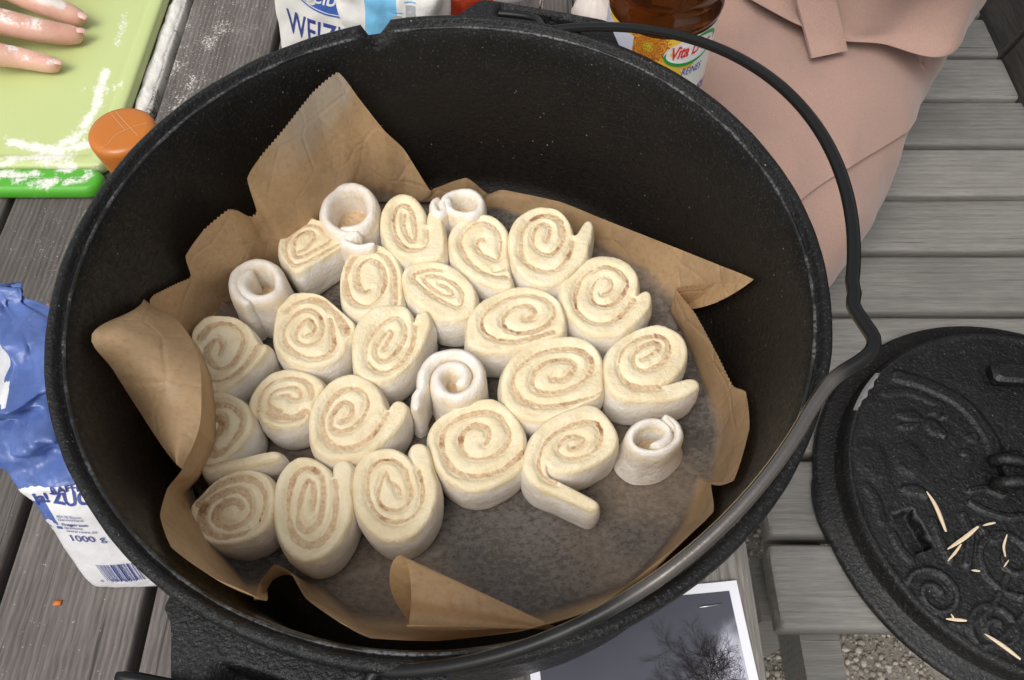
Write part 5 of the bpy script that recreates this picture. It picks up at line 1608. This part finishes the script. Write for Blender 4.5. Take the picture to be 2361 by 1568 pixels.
O2 = U(752, 40, .145); O2 = np.array([O2[0] + .003, O2[1], 0])
i2 = lambda a, b, f: np.where(f & (a > .018) & (a < .052) & (b > .02), 1.0, 0.0) * sstep(.016, .021, a + .006 * np.sin(b * 30))
sb2, sbv2, sax2 = bag('sugar_bag', 'white bag with a light blue panel seen through the rim notch', O2, (.985, -.12, 0), (.03, .04, 1), .082, .06, .185, PAPERBAG, lambda t: .0022 + .004 * sstep(.7, 1, t), ink2=i2, top=.85, seed=9)
FOOD = Mat('printed pancake picture')
_v = FOOD.coord()
FOOD.set(col=FOOD.mix(FOOD.ramp(FOOD.noise(_v, 160, 4), .4, .6), FOOD.mix(FOOD.ramp(FOOD.noise(_v, 90, 3), .45, .55), (.62, .30, .06), (.09, .045, .025)), (.72, .46, .16)), rough=.4)
FOOD = FOOD.m
GREYINK = plain('grey picture background', (.42, .43, .44), .45, .15, 60)
LBLUE = plain('light blue print line', (.15, .42, .75), .5, .05)
for (v0, v1, v2) in (((898, 30), (922, 62), 0), ((925, 12), (952, 62), 1)):
    a0, b1 = at_bag(sax2, v0); a1, b0 = at_bag(sax2, v1)
    printed('picture_ground', rect2(a0, b0 - .03, a1, b1, 4, 6), sbv2, sax2[0], sax2[1], sax2[2], GREYINK, sb2, .0005)
    printed('pancake_picture', rect2(a0 + .0004, b0 - .03, a1 - .0004, b0 + (b1 - b0) * .55, 4, 6), sbv2, sax2[0], sax2[1], sax2[2], FOOD, sb2, .0008)
    printed('print_line', rect2(a0 - .001, b1 + .002, a1 + .001, b1 + .0028, 4, 1), sbv2, sax2[0], sax2[1], sax2[2], LBLUE, sb2, .0006)

# crumpled raffinated sugar bag at the left, leaning away
q0 = U(203, 1362, 0)
r2 = lambda x, y: ((x / 2.2403) / 1.7348, (1750 + y / 2.2403) / 1.7348)
SG_AX = [np.array(q, float) for q in ((q0[0], q0[1], 0), (1, .03, 0), (-.06, .36, .93))]
SG_AX[1] /= np.linalg.norm(SG_AX[1]); SG_AX[2] /= np.linalg.norm(SG_AX[2])
sgp = lambda x, y: plane_hit(r2(x, y), *SG_AX)
SE0, SE1 = sgp(320, 460), sgp(620, 365)
SW0, SW1, SD = sgp(310, 690), sgp(550, 650), [sgp(*q) for q in ((412, 770), (502, 765), (600, 760))]
SH = [sgp(*q) for q in ((320, 725), (522, 710))]
def ink_sugar(a, b, f):
    w = .086
    k_ = np.clip((a - SE0[0]) / (SE1[0] - SE0[0]), -.6, 1.0)
    edge = SE0[1] + (SE1[1] - SE0[1]) * np.sqrt(np.clip(k_, 0, 1)) - .012 * np.clip(-k_, 0, 1)
    m = sstep(edge - .0006, edge + .0006, b)
    hole = sstep(.019, .0175, np.hypot(a - .002, (b - .182) * .5 - .25 * (a - .002)))
    band = sstep(.0045, .0035, np.abs(b - .150 - .02 * np.sin(a * 55))) * sstep(.03, .024, a)
    m = m * (1 - hole) * (1 - band)
    wave = sstep(.0004, -.0004, np.abs(b - (SW0[1] + SW1[1]) / 2 - .002 - .002 * np.sin(a * 240)) - .0085 - .0015 * np.sin(a * 130)) * sstep(SW1[0] + .0015, SW1[0], a)
    m = np.maximum(m, wave)
    for cx, cy in SD:
        m = np.maximum(m, sstep(.0023, .0018, np.hypot(a - cx, b - cy)))
    for cx, cy in SH:
        m = m * (1 - sstep(.0026, .0020, np.hypot(a - cx, b - cy)))
    return m
SUGARBAG = bag_mat('blue and white printed paper', (.70, .69, .69), (.075, .125, .33), rough=.28, crease=.45)
sg, sgv, sgx = bag('crumpled_sugar_bag', 'crumpled blue and white 1000 g sugar bag leaning at the left of the pot', (q0[0], q0[1], .0), (1, .03, 0), (-.06, .36, .93), .062, .042, .232, SUGARBAG,
                   lambda t: .0008 + .0165 * sstep(.36, .66, t), bend=lambda t: np.array([-.078, .070, -.078]) * max(0, t - .36) ** 1.5 / .512, ink=ink_sugar, top=.45, nh=150, seed=14)
def sugar_text(body, v, size, sx=1.0, wt=0.0, rot=0.0):
    a0, b0 = at_bag(sgx, v)
    tm = text_mesh(body, size, 0, wt, 1.0)
    printed('lettering', shift2((tm[0] * [sx, 1], tm[1]), a0, b0, rot), sgv, sgx[0], sgx[1], sgx[2], BLUEINK, sg, .0006, 1)
r2 = lambda x, y: ((x / 2.2403) / 1.7348, (1750 + y / 2.2403) / 1.7348)
sugar_text('RAFFINADE', r2(545, 462), .0066, 1, .0002)
sugar_text('ZUCKER', r2(560, 546), .0118, 1, .0004)
sugar_text('ja!', r2(395, 552), .0100, 1, .0004)
sugar_text('45130 Essen', r2(590, 655), .0032); sugar_text('Deutschland', r2(605, 682), .0032)
sugar_text('Fragen zum', r2(635, 728), .0036, 1, .0001); sugar_text('qualitaet', r2(650, 760), .0036); sugar_text('www.rewe.de', r2(665, 790), .0036)
sugar_text('1000 g', r2(690, 870), .0088)
a0, b0 = at_bag(sgx, r2(690, 1150))
tm = text_mesh('Serviervorschlag', .0036)
printed('lettering', shift2(tm, a0, b0, R(90)), sgv, sgx[0], sgx[1], sgx[2], BLUEINK, sg, .0006)
a0, b0 = at_bag(sgx, r2(985, 1245)); a1, b1 = at_bag(sgx, r2(862, 1025))
bars = []; x = 0.0
rb = random.Random(4)
while x < .026:
    wd = rb.choice((.00035, .0006, .0011)); bars.append(rect2(a0 + x, b0, a0 + x + wd, b0 + .0200, 1, 5)); x += wd + rb.choice((.0004, .0007, .0011))
printed('barcode', cat2(*bars), sgv, sgx[0], sgx[1], sgx[2], BLUEINK, sg, .0006)
sugar_text('4', r2(920, 1270), .0046); sugar_text('337255', r2(1010, 1252), .0046, 1.35)

# ================================================================== OIL BOTTLE
BC = np.array([.1225, .5585]); BR = .0445
bottle = thing('oil_bottle', (BC[0], BC[1], 0.0), 'large bottle of dark oil with a sunflower label behind the pot', 'bottle')
OIL = Mat('brown tinted bottle of oil')
_v = OIL.coord()
OIL.set(col=(.16, .052, .012), rough=OIL.ramp(OIL.noise(_v, 30, 3), .4, .8, .04, .16), trans=.85, ior=1.42, spec=.5)
dust = OIL.ramp(OIL.voro(_v, 260), .10, .04)
OIL.set(col=OIL.mix(OIL.math('MULTIPLY', dust, OIL.ramp(OIL.noise(_v, 60, 2), .56, .66, 0, .7)), (.17, .052, .010), (.7, .68, .64)))
OIL = OIL.m
MB().lathe([(0, .004), (.030, .003), (.040, .0015), (.0440, .006), (.0448, .014), (.0448, .024), (.0438, .028), (.0438, .153), (.0455, .1555), (.0462, .160), (.0450, .1645), (.0425, .168), (.0418, .172), (.0430, .177), (.0455, .182),
            (.0458, .215), (.0440, .230), (.0360, .253), (.0250, .271), (.0155, .283), (.0140, .289), (.0140, .295), (0, .296)], (BC[0], BC[1], 0), 96).put('bottle_body', OIL, bottle)
MB().lathe([(.0145, .2915), (.0165, .292), (.0168, .294), (.0168, .313), (.0158, .3150), (0, .3152)], (BC[0], BC[1], 0), 40).put('screw_cap', plain('yellow cap', (.72, .46, .04), .35, .05), bottle)
def cyl_hit(v):
    p0 = np.array([0, 0, CAM_H]); d = U(v[0], v[1], -1.0) - p0
    a = d[0] ** 2 + d[1] ** 2; ox, oy = -BC[0], -BC[1]
    b = 2 * (ox * d[0] + oy * d[1]); c = ox * ox + oy * oy - BR * BR
    t = (-b - math.sqrt(max(0, b * b - 4 * a * c))) / (2 * a)
    p = p0 + d * t
    return math.atan2(p[1] - BC[1], p[0] - BC[0]) * BR, p[2]
def cyl_map(V, lift):
    V = np.asarray(V)
    a = V[:, 0] / BR
    return np.stack([BC[0] + (BR + lift) * np.cos(a), BC[1] + (BR + lift) * np.sin(a), V[:, 1]], 1)
def cyl_print(name, part, mat, lift=.0004, cuts=1, parent=None):
    V, F = part
    if cuts: V, F = refine(V, F, cuts)
    return put(name, cyl_map(V, lift), F, mat, parent or label_o, smooth=False, recalc=False)
sfx, sfz = cyl_hit((1494, 108))
rad_s = abs(cyl_hit((1530, 108))[0] - sfx)
LAB = Mat('glossy printed label')
_v = LAB.coord()
disc, pet, edge, wl = (LAB.ramp(LAB.attr(k), .4, .6) for k in ('disc', 'petal', 'florets', 'panel'))
seeds = LAB.ramp(LAB.voro(_v, 900), .25, .55)
core = LAB.ramp(LAB.attr('core'), .0, 1.0)
white = LAB.mix(LAB.noise(_v, 20), (.80, .78, .70), (.86, .85, .82))
yel = LAB.mix(LAB.noise(_v, 60, 3), (.86, .46, .02), (.92, .62, .10))
dc = LAB.mix(seeds, LAB.mix(core, (.30, .085, .012), (.34, .26, .02)), LAB.mix(core, (.62, .24, .03), (.66, .56, .05)))
fc = LAB.mix(LAB.ramp(LAB.noise(_v, 520, 3), .4, .6), (.40, .11, .015), (.78, .36, .06))
col = LAB.mix(pet, white, yel)
col = LAB.mix(edge, col, fc)
col = LAB.mix(disc, col, dc)
col = LAB.mix(wl, col, (.66, .68, .80))
LAB.set(col=col, rough=.28, spec=.5)
sa = np.linspace(R(-215), R(5), 200) * BR
sz = np.linspace(.030, .1515, 140)
SA, SZ = np.meshgrid(sa, sz, indexing='ij')
SV = np.stack([SA.ravel(), SZ.ravel()], 1)
dx, dz = SV[:, 0] - sfx, SV[:, 1] - sfz
rr_ = np.hypot(dx, dz); an_ = np.arctan2(dz, dx)
pet_r = .046 * (.74 + .26 * np.abs(np.cos(an_ * 7.5)) ** .5)
pn = cyl_hit((1448, 82)); pn2 = cyl_hit((1460, 110))
pan = np.where((SV[:, 0] < pn2[0] - .001) & (SV[:, 1] < pn[1] + .002), 1.0, 0.0)
label_o = put('label', cyl_map(SV, .0), grid_faces(200, 140), LAB.m, bottle, attrs={'disc': (rr_ < rad_s * .88) * 1.0, 'core': np.clip(1 - rr_ / (rad_s * .55), 0, 1), 'florets': (rr_ < rad_s * (1.38 + .12 * np.sin(an_ * 31) + .08 * np.sin(an_ * 57))) * 1.0, 'petal': (rr_ < pet_r) * 1.0, 'panel': pan})
RED = plain('red print', (.75, .035, .03), .35, .05); GRN = plain('green print', (.02, .33, .07), .35, .05); BLU = plain('blue print', (.03, .07, .38), .35, .05); WHT = plain('white print glow', (.86, .86, .84), .35, .03)
ls, lz = cyl_hit((1598, 114))
cyl_print('logo_ground', shift2(disc2(0, 0, .0245, .0125, 40), ls, lz, R(6)), WHT, .0004)
def swoosh(a0_, a1_, rx, ry, w):
    V, F = [], []
    for k in range(25):
        t = k / 24; a = R(a0_ + (a1_ - a0_) * t); ww = w * math.sin(PI * t) ** .7 + .0002
        V += [(rx * math.cos(a), ry * math.sin(a)), ((rx + ww) * math.cos(a), (ry + ww) * math.sin(a))]
    return np.array(V), [(2 * k, 2 * k + 1, 2 * k + 3, 2 * k + 2) for k in range(24)]
cyl_print('logo_swoosh', shift2(swoosh(165, 320, .0228, .0105, .0030), ls, lz, R(6)), GRN, .0006, 0)
cyl_print('logo_swoosh', shift2(swoosh(-12, 100, .0228, .0105, .0030), ls, lz, R(6)), GRN, .0006, 0)
tm = text_mesh("Vita D'or", .0165, .35, .0003, .95)
cyl_print('lettering', shift2((tm[0] * [.62, 1], tm[1]), ls - .0195, lz - .0058, R(6)), RED, .0007)
rs, rz = cyl_hit((1568, 175))
tm = text_mesh('REINES', .0105, .15, 0, 1.0)
cyl_print('lettering', shift2((tm[0] * [.62, 1], tm[1]), rs, rz, 0), BLU, .0005)
es, ez = cyl_hit((1640, 186))
tm = text_mesh('SONNENBLUMEN-', .0190, .15, .0003, 1.0)
V_ = tm[0] * [.52, 1]
cyl_print('lettering', shift2((V_, tm[1]), es - V_[:, 0].max(), ez - .005, 0), BLU, .0005)

# small things behind the pot
GARL = plain('garlic skin', (.74, .66, .60), .5, .12, 120, .2, 200)
gp = U(1374, 6, .028)
g_ = thing('garlic_bulb', (gp[0], gp[1], 0), 'whitish pink garlic bulb between the pot lug and the oil bottle', 'garlic')
t_ = np.arange(48) / 48 * 2 * PI
rows = []
for r_, z_ in ((.003, .001), (.014, .002), (.022, .010), (.0235, .018), (.019, .028), (.009, .035), (.0045, .042), (.0035, .056), (.001, .058)):
    rows.append(np.stack([gp[0] + r_ * (1 + .08 * np.abs(np.sin(t_ * 4.5))) * np.cos(t_), gp[1] + r_ * (1 + .08 * np.abs(np.sin(t_ * 4.5))) * np.sin(t_), t_ * 0 + z_], 1))
put('bulb', np.array(rows).reshape(-1, 3), grid_faces(9, 48, False, True) + [tuple(range(48)), tuple(range(384, 432))], GARL, g_)
REDC = Mat('glossy red packet'); _v = REDC.coord()
REDC.set(col=REDC.mix(REDC.ramp(REDC.noise(_v, 70, 3), .35, .7), (.50, .035, .012), (.72, .10, .03)), rough=.3, normal=REDC.bump(REDC.noise(_v, 60, 3), .4, .004)); REDC = REDC.m
rp = U(1034, 24, .12)
th_, ph_ = np.linspace(.02, PI - .02, 60), np.arange(90) / 90 * 2 * PI
TT, PP = np.meshgrid(th_, ph_, indexing='ij')
Dn = np.stack([np.sin(TT) * np.cos(PP), np.sin(TT) * np.sin(PP), np.cos(TT)], -1)
Q_ = Dn * np.array([.045, .034, .075])
Q_ = Q_ * (1 + .16 * (ridged(Q_, 38, 3, 3) - .3) + .10 * fbm(Q_, 22, 9, 2))[..., None] + np.array([rp[0] + .004, rp[1] + .046, .074])
Q_[..., 2] = np.maximum(Q_[..., 2], .001)
tag(put('red_packet', Q_.reshape(-1, 3), grid_faces(60, 90, False, True) + [tuple(range(90)), tuple(59 * 90 + i for i in range(90))], REDC, loc=(rp[0], rp[1] + .046, 0)), 'crumpled orange red packet behind the pot, right of the white bag', 'packet')
gp = U(1112, 8, .105)
gl = thing('glass_jar', (gp[0] + .022, gp[1] + .03, 0), 'clear glass jar with a white rim partly hidden behind the pot lug', 'jar')
MB().lathe([(0, .002), (.03, .002), (.034, .006), (.034, .10), (.031, .112), (.031, .118), (.0285, .118), (.0285, .112), (.031, .100), (.031, .008), (0, .006)], (gp[0] + .022, gp[1] + .03, 0), 60).put('glass_body', GLASS, gl)
MB().lathe([(.0335, .1080), (.0345, .109), (.0345, .1205), (.033, .1225), (0, .1230)], (gp[0] + .022, gp[1] + .03, 0), 60).put('white_lid', plain('white metal', (.75, .74, .72), .35, .04), gl)

# ================================================================== PRINTED PHOTOGRAPH UNDER THE POT
PW, PH_ = .148, .21
rot = R(5)
ex_ = np.array([math.cos(rot), math.sin(rot), 0]); ey_ = np.array([-math.sin(rot), math.cos(rot), 0])
tr = U(1697, 1339, .0022)
O_ = tr - ex_ * PW - ey_ * PH_
pr = thing('printed_photo', tuple(O_ + ex_ * PW / 2 + ey_ * PH_ / 2), 'printed sheet with a dark winter tree picture and white border under the pot', 'print')
def sheet(x0, y0, x1, y1, lift, th=None, n=16, m=20):
    V, F = rect2(x0, y0, x1, y1, n, m)
    z = .0022 + .0012 * np.clip((V[:, 0] / PW - .75) / .25, 0, 1) ** 2 * np.clip((V[:, 1] / PH_ - .7) / .3, 0, 1) ** 2
    P = O_ + ex_ * V[:, :1] + ey_ * V[:, 1:]; P[:, 2] = z + lift
    return P, F
P, F = sheet(0, 0, PW, PH_, 0)
P2 = P.copy(); P2[:, 2] -= .0009
bd = [k for k in range(len(P))]
put('paper_sheet', np.vstack([P, P2]), F + [tuple(i + len(P) for i in f[::-1]) for f in F], plain('white printer paper', (.80, .80, .84), .55, .03), pr)
PIC = Mat('printed dusk sky')
_v = PIC.coord()
gr = PIC.ramp(PIC.attr('glow'), 0, 1)
PIC.set(col=PIC.mix(PIC.ramp(PIC.noise(_v, 900, 2), .72, .76, 0, .25), PIC.mix(gr, PIC.mix(PIC.noise(_v, 26, 3), (.052, .055, .072), (.085, .087, .108)), (.50, .50, .58)), (.3, .3, .3)), rough=.38, spec=.4)
P, F = sheet(.0065, .0065, PW - .0065, PH_ - .0065, .0003, n=50, m=60)
rel = (P - O_); ax2, ay2 = rel @ ex_, rel @ ey_
glow = sstep(.050, .030, np.hypot((ax2 - .150) * .8, (ay2 - .112) * .60) + .006 * fbm(rel, 120, 3, 3)) * 1.0
put('picture', P, F, PIC.m, pr, attrs={'glow': glow}, recalc=False)
tw = MB(); rt = random.Random(5)
def twig(p, a, L, w, dep):
    pts = [p]
    for k in range(4):
        a += rt.uniform(-.22, .22)
        pts.append((pts[-1][0] + L / 4 * math.cos(a), pts[-1][1] + L / 4 * math.sin(a)))
    for k in range(4):
        (x0, y0), (x1, y1) = pts[k], pts[k + 1]
        if not (.0075 < x1 < PW - .0075 and .0075 < y1 < PH_ - .0075): return
        nx_, ny_ = -(y1 - y0), x1 - x0
        l = math.hypot(nx_, ny_) + 1e-9; nx_, ny_ = nx_ / l * w * (1 - k * .1), ny_ / l * w * (1 - k * .1)
        q = [O_ + ex_ * x + ey_ * y + np.array([0, 0, .00065 + .0012 * max(0, (x / PW - .75) / .25) ** 2 * max(0, (y / PH_ - .7) / .3) ** 2]) for x, y in ((x0 - nx_, y0 - ny_), (x0 + nx_, y0 + ny_), (x1 + nx_, y1 + ny_), (x1 - nx_, y1 - ny_))]
        for z_ in q: z_[2] = max(z_[2], .0029)
        tw.add(q, [(0, 1, 2, 3)])
    if dep:
        for k in (1, 2, 3, 4):
            for sgn in (-1, 1):
                if rt.random() < .8: twig(pts[k], a + sgn * rt.uniform(.3, .9), L * rt.uniform(.45, .68), w * .62, dep - 1)
for p, a in (((.139, .06), 1.75), ((.128, .05), 1.9), ((.138, .09), 2.2), ((.139, .115), 2.35), ((.10, .02), 1.6), ((.139, .135), 2.5)):
    twig(p, a, .036, .00034, 4)
tw.put('printed_branches', plain('printed twigs', (.035, .03, .032), .5), pr, smooth=False, recalc=False)
sA, sB = (U(((1800 + x / 1.6864) / 1.7348), ((1900 + y / 1.6864) / 1.7348), .0042) for x, y in ((1685, 893), (1832, 872)))
MB().tube(np.array([sA - [0, 0, .002], sA, sB, sB - [0, 0, .002]]), .0004, 6).put('staple', plain('staple steel', (.6, .6, .6), .3, .1, metal=1.0), pr)

# ================================================================== PERSON IN THE PINK COAT, SEATED ON THE BENCH
def cloth_mat():
    M = Mat('dusty pink wool')
    v = M.coord()
    n = M.noise(v, 650, 4, .7)
    c = M.mix(M.ramp(n, .3, .7), (.335, .215, .172), (.41, .272, .222))
    c = M.mix(M.ramp(M.noise(v, 9, 2), .3, .7, 0, .3), c, (.34, .225, .19))
    M.set(col=c, rough=.92, spec=.12, sheen=.25)
    M.set(normal=M.bump(n, .35, .0008))
    return M.m
WOOL = cloth_mat()
BODY = plain('dark trousers', (.05, .05, .06), .9, .2, 200)
FACE = plain('skin', (.62, .38, .29), .5, .06, 60, sss=.2)
HAIR = plain('brown hair', (.08, .045, .025), .6, .3, 300, .5, 600)
hip = np.array([.395, .875, -.155]); dirT = np.array([-.52, -.855, 0])
pv = [hip, hip + [0, .01, .13], hip + [0, .015, .30], hip + [0, .012, .43], hip + [-.015, -.01, .50], hip + [-.022, -.02, .60],     # pelvis, waist, chest, neck base, neck, head
      hip + [.085, -.05, 0], hip + [.085, -.05, 0] + dirT * .40, hip + [.085, -.05, 0] + dirT * .42 + [-.03, 0, -.49], hip + [.02, -.15, -.0] + dirT * .48 + [-.03, 0, -.515],
      hip + [-.085, .05, 0], hip + [-.085, .05, 0] + dirT * .40, hip + [-.085, .05, 0] + dirT * .42 + [-.03, 0, -.49], hip + [-.15, .0, 0] + dirT * .48 + [-.03, 0, -.515],
      hip + [.15, -.06, .40], hip + [.17, -.02, .27], hip + [.02, -.10, .30], hip + [-.15, .11, .40], hip + [-.20, .10, .26], hip + [-.10, -.06, .30]]
pe_ = [(0, 1), (1, 2), (2, 3), (3, 4), (4, 5), (0, 6), (6, 7), (7, 8), (8, 9), (0, 10), (10, 11), (11, 12), (12, 13), (2, 14), (14, 15), (15, 16), (2, 17), (17, 18), (18, 19)]
prad = [.105, .10, .11, .075, .05, .085, .060, .050, .045, .035, .060, .050, .045, .035, .055, .042, .03, .055, .042, .03]
person = skinned('person', pv, pe_, prad, 0, BODY, loc=(hip[0], hip[1], Z_BENCH), levels=2)
tag(person, 'person in a dusty pink wool coat sitting on the slatted bench', 'person')
# head cover: face and hair above the picture
hc = pv[5] + np.array([-.01, -.01, .01])
TT, PP = np.meshgrid(np.linspace(.01, PI - .01, 30), np.arange(40) / 40 * 2 * PI, indexing='ij')
Dn = np.stack([np.sin(TT) * np.cos(PP), np.sin(TT) * np.sin(PP), np.cos(TT)], -1)
put('face', (Dn * [.078, .082, .112] * (1 + .12 * np.exp(-(((Dn - np.array([-.52, -.85, -.05])) ** 2).sum(-1)) / .02))[..., None] + hc).reshape(-1, 3), grid_faces(30, 40, False, True), FACE, person)
mask_ = (Dn @ np.array([-.52, -.85, -.35])) < .45
fc_ = grid_faces(30, 40, False, True); mk = mask_.reshape(-1)
put('hair', (Dn * [.092, .096, .124] * (1 + .03 * fbm(Dn, 6, 2))[..., None] + hc + [.006, .01, .006]).reshape(-1, 3), [f for f in fc_ if all(mk[i] for i in f)], HAIR, person)
# coat: swept from the knees over the lap and up the torso
nT = np.array([.855, -.52, 0])
lo = hip + dirT * .40
cs = []      # centre, side radius, second radius, side dir, up dir
def sec(c, s, rs, u, ru): cs.append((np.array(c), np.array(s), rs, np.array(u), ru))
Zu = np.array([0, 0, 1.0])
sec(lo + [0, 0, -.02], nT, .138, Zu, .088)
sec(hip + dirT * .32 + [0, 0, -.015], nT, .158, Zu, .094)
sec(hip + dirT * .20 + [0, 0, -.008], nT, .166, Zu, .100)
sec(hip + dirT * .08 + [0, 0, .004], nT, .170, Zu * .95 - dirT * .3, .112)
sec(hip + [0, 0, .03], nT, .172, Zu * .7 - dirT * -.7, .125)
sec(hip - dirT * .015 + [0, 0, .075], nT, .172, Zu * .35 + dirT * .94, .132)
sec(hip - dirT * .02 + [0, 0, .13], nT, .160, dirT, .125)
sec(hip - dirT * .02 + [0, 0, .19], nT, .158, dirT, .122)
sec(hip - dirT * .02 + [0, 0, .26], nT, .168, dirT, .128)
sec(hip - dirT * .02 + [0, 0, .34], nT, .178, dirT, .125)
sec(hip - dirT * .02 + [0, 0, .40], nT, .165, dirT, .105)
sec(hip - dirT * .02 + [0, 0, .445], nT, .085, dirT, .070)
def interp_secs(n):
    K = np.array([np.concatenate([c, s * rs, u / np.linalg.norm(u) * ru]) for c, s, rs, u, ru in cs])
    return cr_spline(K, n)
SEC = interp_secs(110)
def coat_layer(a0, a1, lift, s0, s1, nA=110, seed=0, amp=1.0):
    """a layer of the coat between two angles round the body; angle 0 = wearer's near side, 90 = top/front"""
    rows = []
    for k in range(int(s0 * 109), int(s1 * 109) + 1):
        c, S, Uv = SEC[k, :3], SEC[k, 3:6], SEC[k, 6:9]
        t = np.linspace(R(a0), R(a1), nA)
        ct, st = np.cos(t), np.sin(t)
        p = c + np.sign(ct)[:, None] * (np.abs(ct) ** .85)[:, None] * S + np.sign(st)[:, None] * (np.abs(st) ** .85)[:, None] * Uv
        out = ct[:, None] * S / np.linalg.norm(S) + st[:, None] * Uv / np.linalg.norm(Uv)
        w = k / 109
        f = .013 * np.sin(5.2 * t + 9 * w + 1.5 * np.sin(7 * w + 2 * t)) * np.exp(-((w - .50) / .22) ** 2)
        f += .014 * (ridged(p, 7.5, 4 + seed, 2) - .45) + .004 * fbm(p, 16, 9 + seed, 2)
        f += -.018 * np.exp(-((w - .50 - .05 * np.cos(t)) / .022) ** 2) * sstep(-.5, .4, ct) * sstep(1.0, .4, st)
        f += .012 * np.exp(-((w - .56 - .05 * np.cos(t)) / .035) ** 2) * sstep(-.6, .3, ct)
        q = p + out * (f * amp + lift)[:, None]
        q[:, 2] = np.where(p[:, 0] > .26, np.maximum(q[:, 2], Z_BENCH + .002 + max(0, lift - .002) * .2), q[:, 2])
        rows.append(q)
    return np.array(rows)
G1 = coat_layer(-180, 180, 0.0, 0, 1, 150)
coat = put('coat', G1[:, :-1].reshape(-1, 3), grid_faces(G1.shape[0], 149, False, True), WOOL, person)
# front panel lapping over: its lower edge makes the dark crease on the near side
def panel(edge_fn, a1, s0, s1, lift, name):
    rows = []
    for k in range(int(s0 * 109), int(s1 * 109) + 1):
        w = k / 109
        rows.append(coat_layer(edge_fn(w), a1, lift, w, w + 1e-6, 90)[0])
    A_ = np.array(rows)
    inn = A_.copy()
    # thickness: roll the free edge under
    k_ = len(A_[0])
    roll = []
    for row in A_:
        c = row[0]; d = row[1] - row[0]; d /= np.linalg.norm(d) + 1e-9
        roll.append(np.vstack([row[2] - (row[3] - row[2]) * 0, row]))
    return A_
def pan_edge(w): return 62 - 66 * sstep(.04, .46, w) - 60 * sstep(.46, .75, w)
A_ = panel(pan_edge, 175, .0, .97, .0060, 'x')
B_ = panel(lambda w: pan_edge(w) + 1.5, 175, .0, .97, .0010, 'x')
m = MB()
m.grid(A_); m.grid(np.stack([A_[:, 0], (A_[:, 0] * .5 + B_[:, 0] * .5) - [.0004, 0, .0006], B_[:, 0]], 1))
m.put('front_panel', WOOL, person)
# arm sleeves
for sgn, ids in ((1, (14, 15, 16)), (-1, (17, 18, 19))):
    pth = cr_spline(np.array([pv[2] * .35 + pv[ids[0]] * .65, pv[ids[0]], pv[ids[1]], pv[ids[2]]]), 40)
    m = MB().tube(pth, np.linspace(.075, .052, 40) * (1 + .04 * np.sin(np.arange(40) * .8)), 28)
    m.put('coat_sleeve', WOOL, person)
# hanging belt end with a squared tip
bv = BVHTree.FromPolygons([Vector(p) for p in A_.reshape(-1, 3)], grid_faces(A_.shape[0], A_.shape[1]))
rows = []
for t in np.linspace(0, 1, 26):
    l = np.array([1822, -60]) * (1 - t) + np.array([1873, 134]) * t
    r_ = np.array([1912, -66]) * (1 - t) + np.array([1955, 117]) * t
    row = []
    for f in np.linspace(0, 1, 12):
        v = l * (1 - f) + r_ * f
        d = Vector(U(v[0], v[1], -1.0)) - Vector((0, 0, CAM_H)); d.normalize()
        h = bv.ray_cast(Vector((0, 0, CAM_H)), d)
        p = np.array(h[0]) - np.array(d) * .019 if h[0] is not None else U(v[0], v[1], -.02)
        row.append(p)
    rows.append(row)
Rw = np.array(rows)
for _ in range(30):
    Rw[1:-1] = Rw[1:-1] * .5 + (Rw[:-2] + Rw[2:]) * .25
    Rw[:, 1:-1] = Rw[:, 1:-1] * .5 + (Rw[:, :-2] + Rw[:, 2:]) * .25
back_ = Rw + np.array([.0, .004, -.004])
m = MB().grid(Rw).grid(back_)
m.grid(np.stack([Rw[:, 0], back_[:, 0]])); m.grid(np.stack([Rw[:, -1], back_[:, -1]])); m.grid(np.stack([Rw[-1], back_[-1]])); m.grid(np.stack([Rw[0], back_[0]]))
m.put('belt_end', WOOL, coat, auto=40)
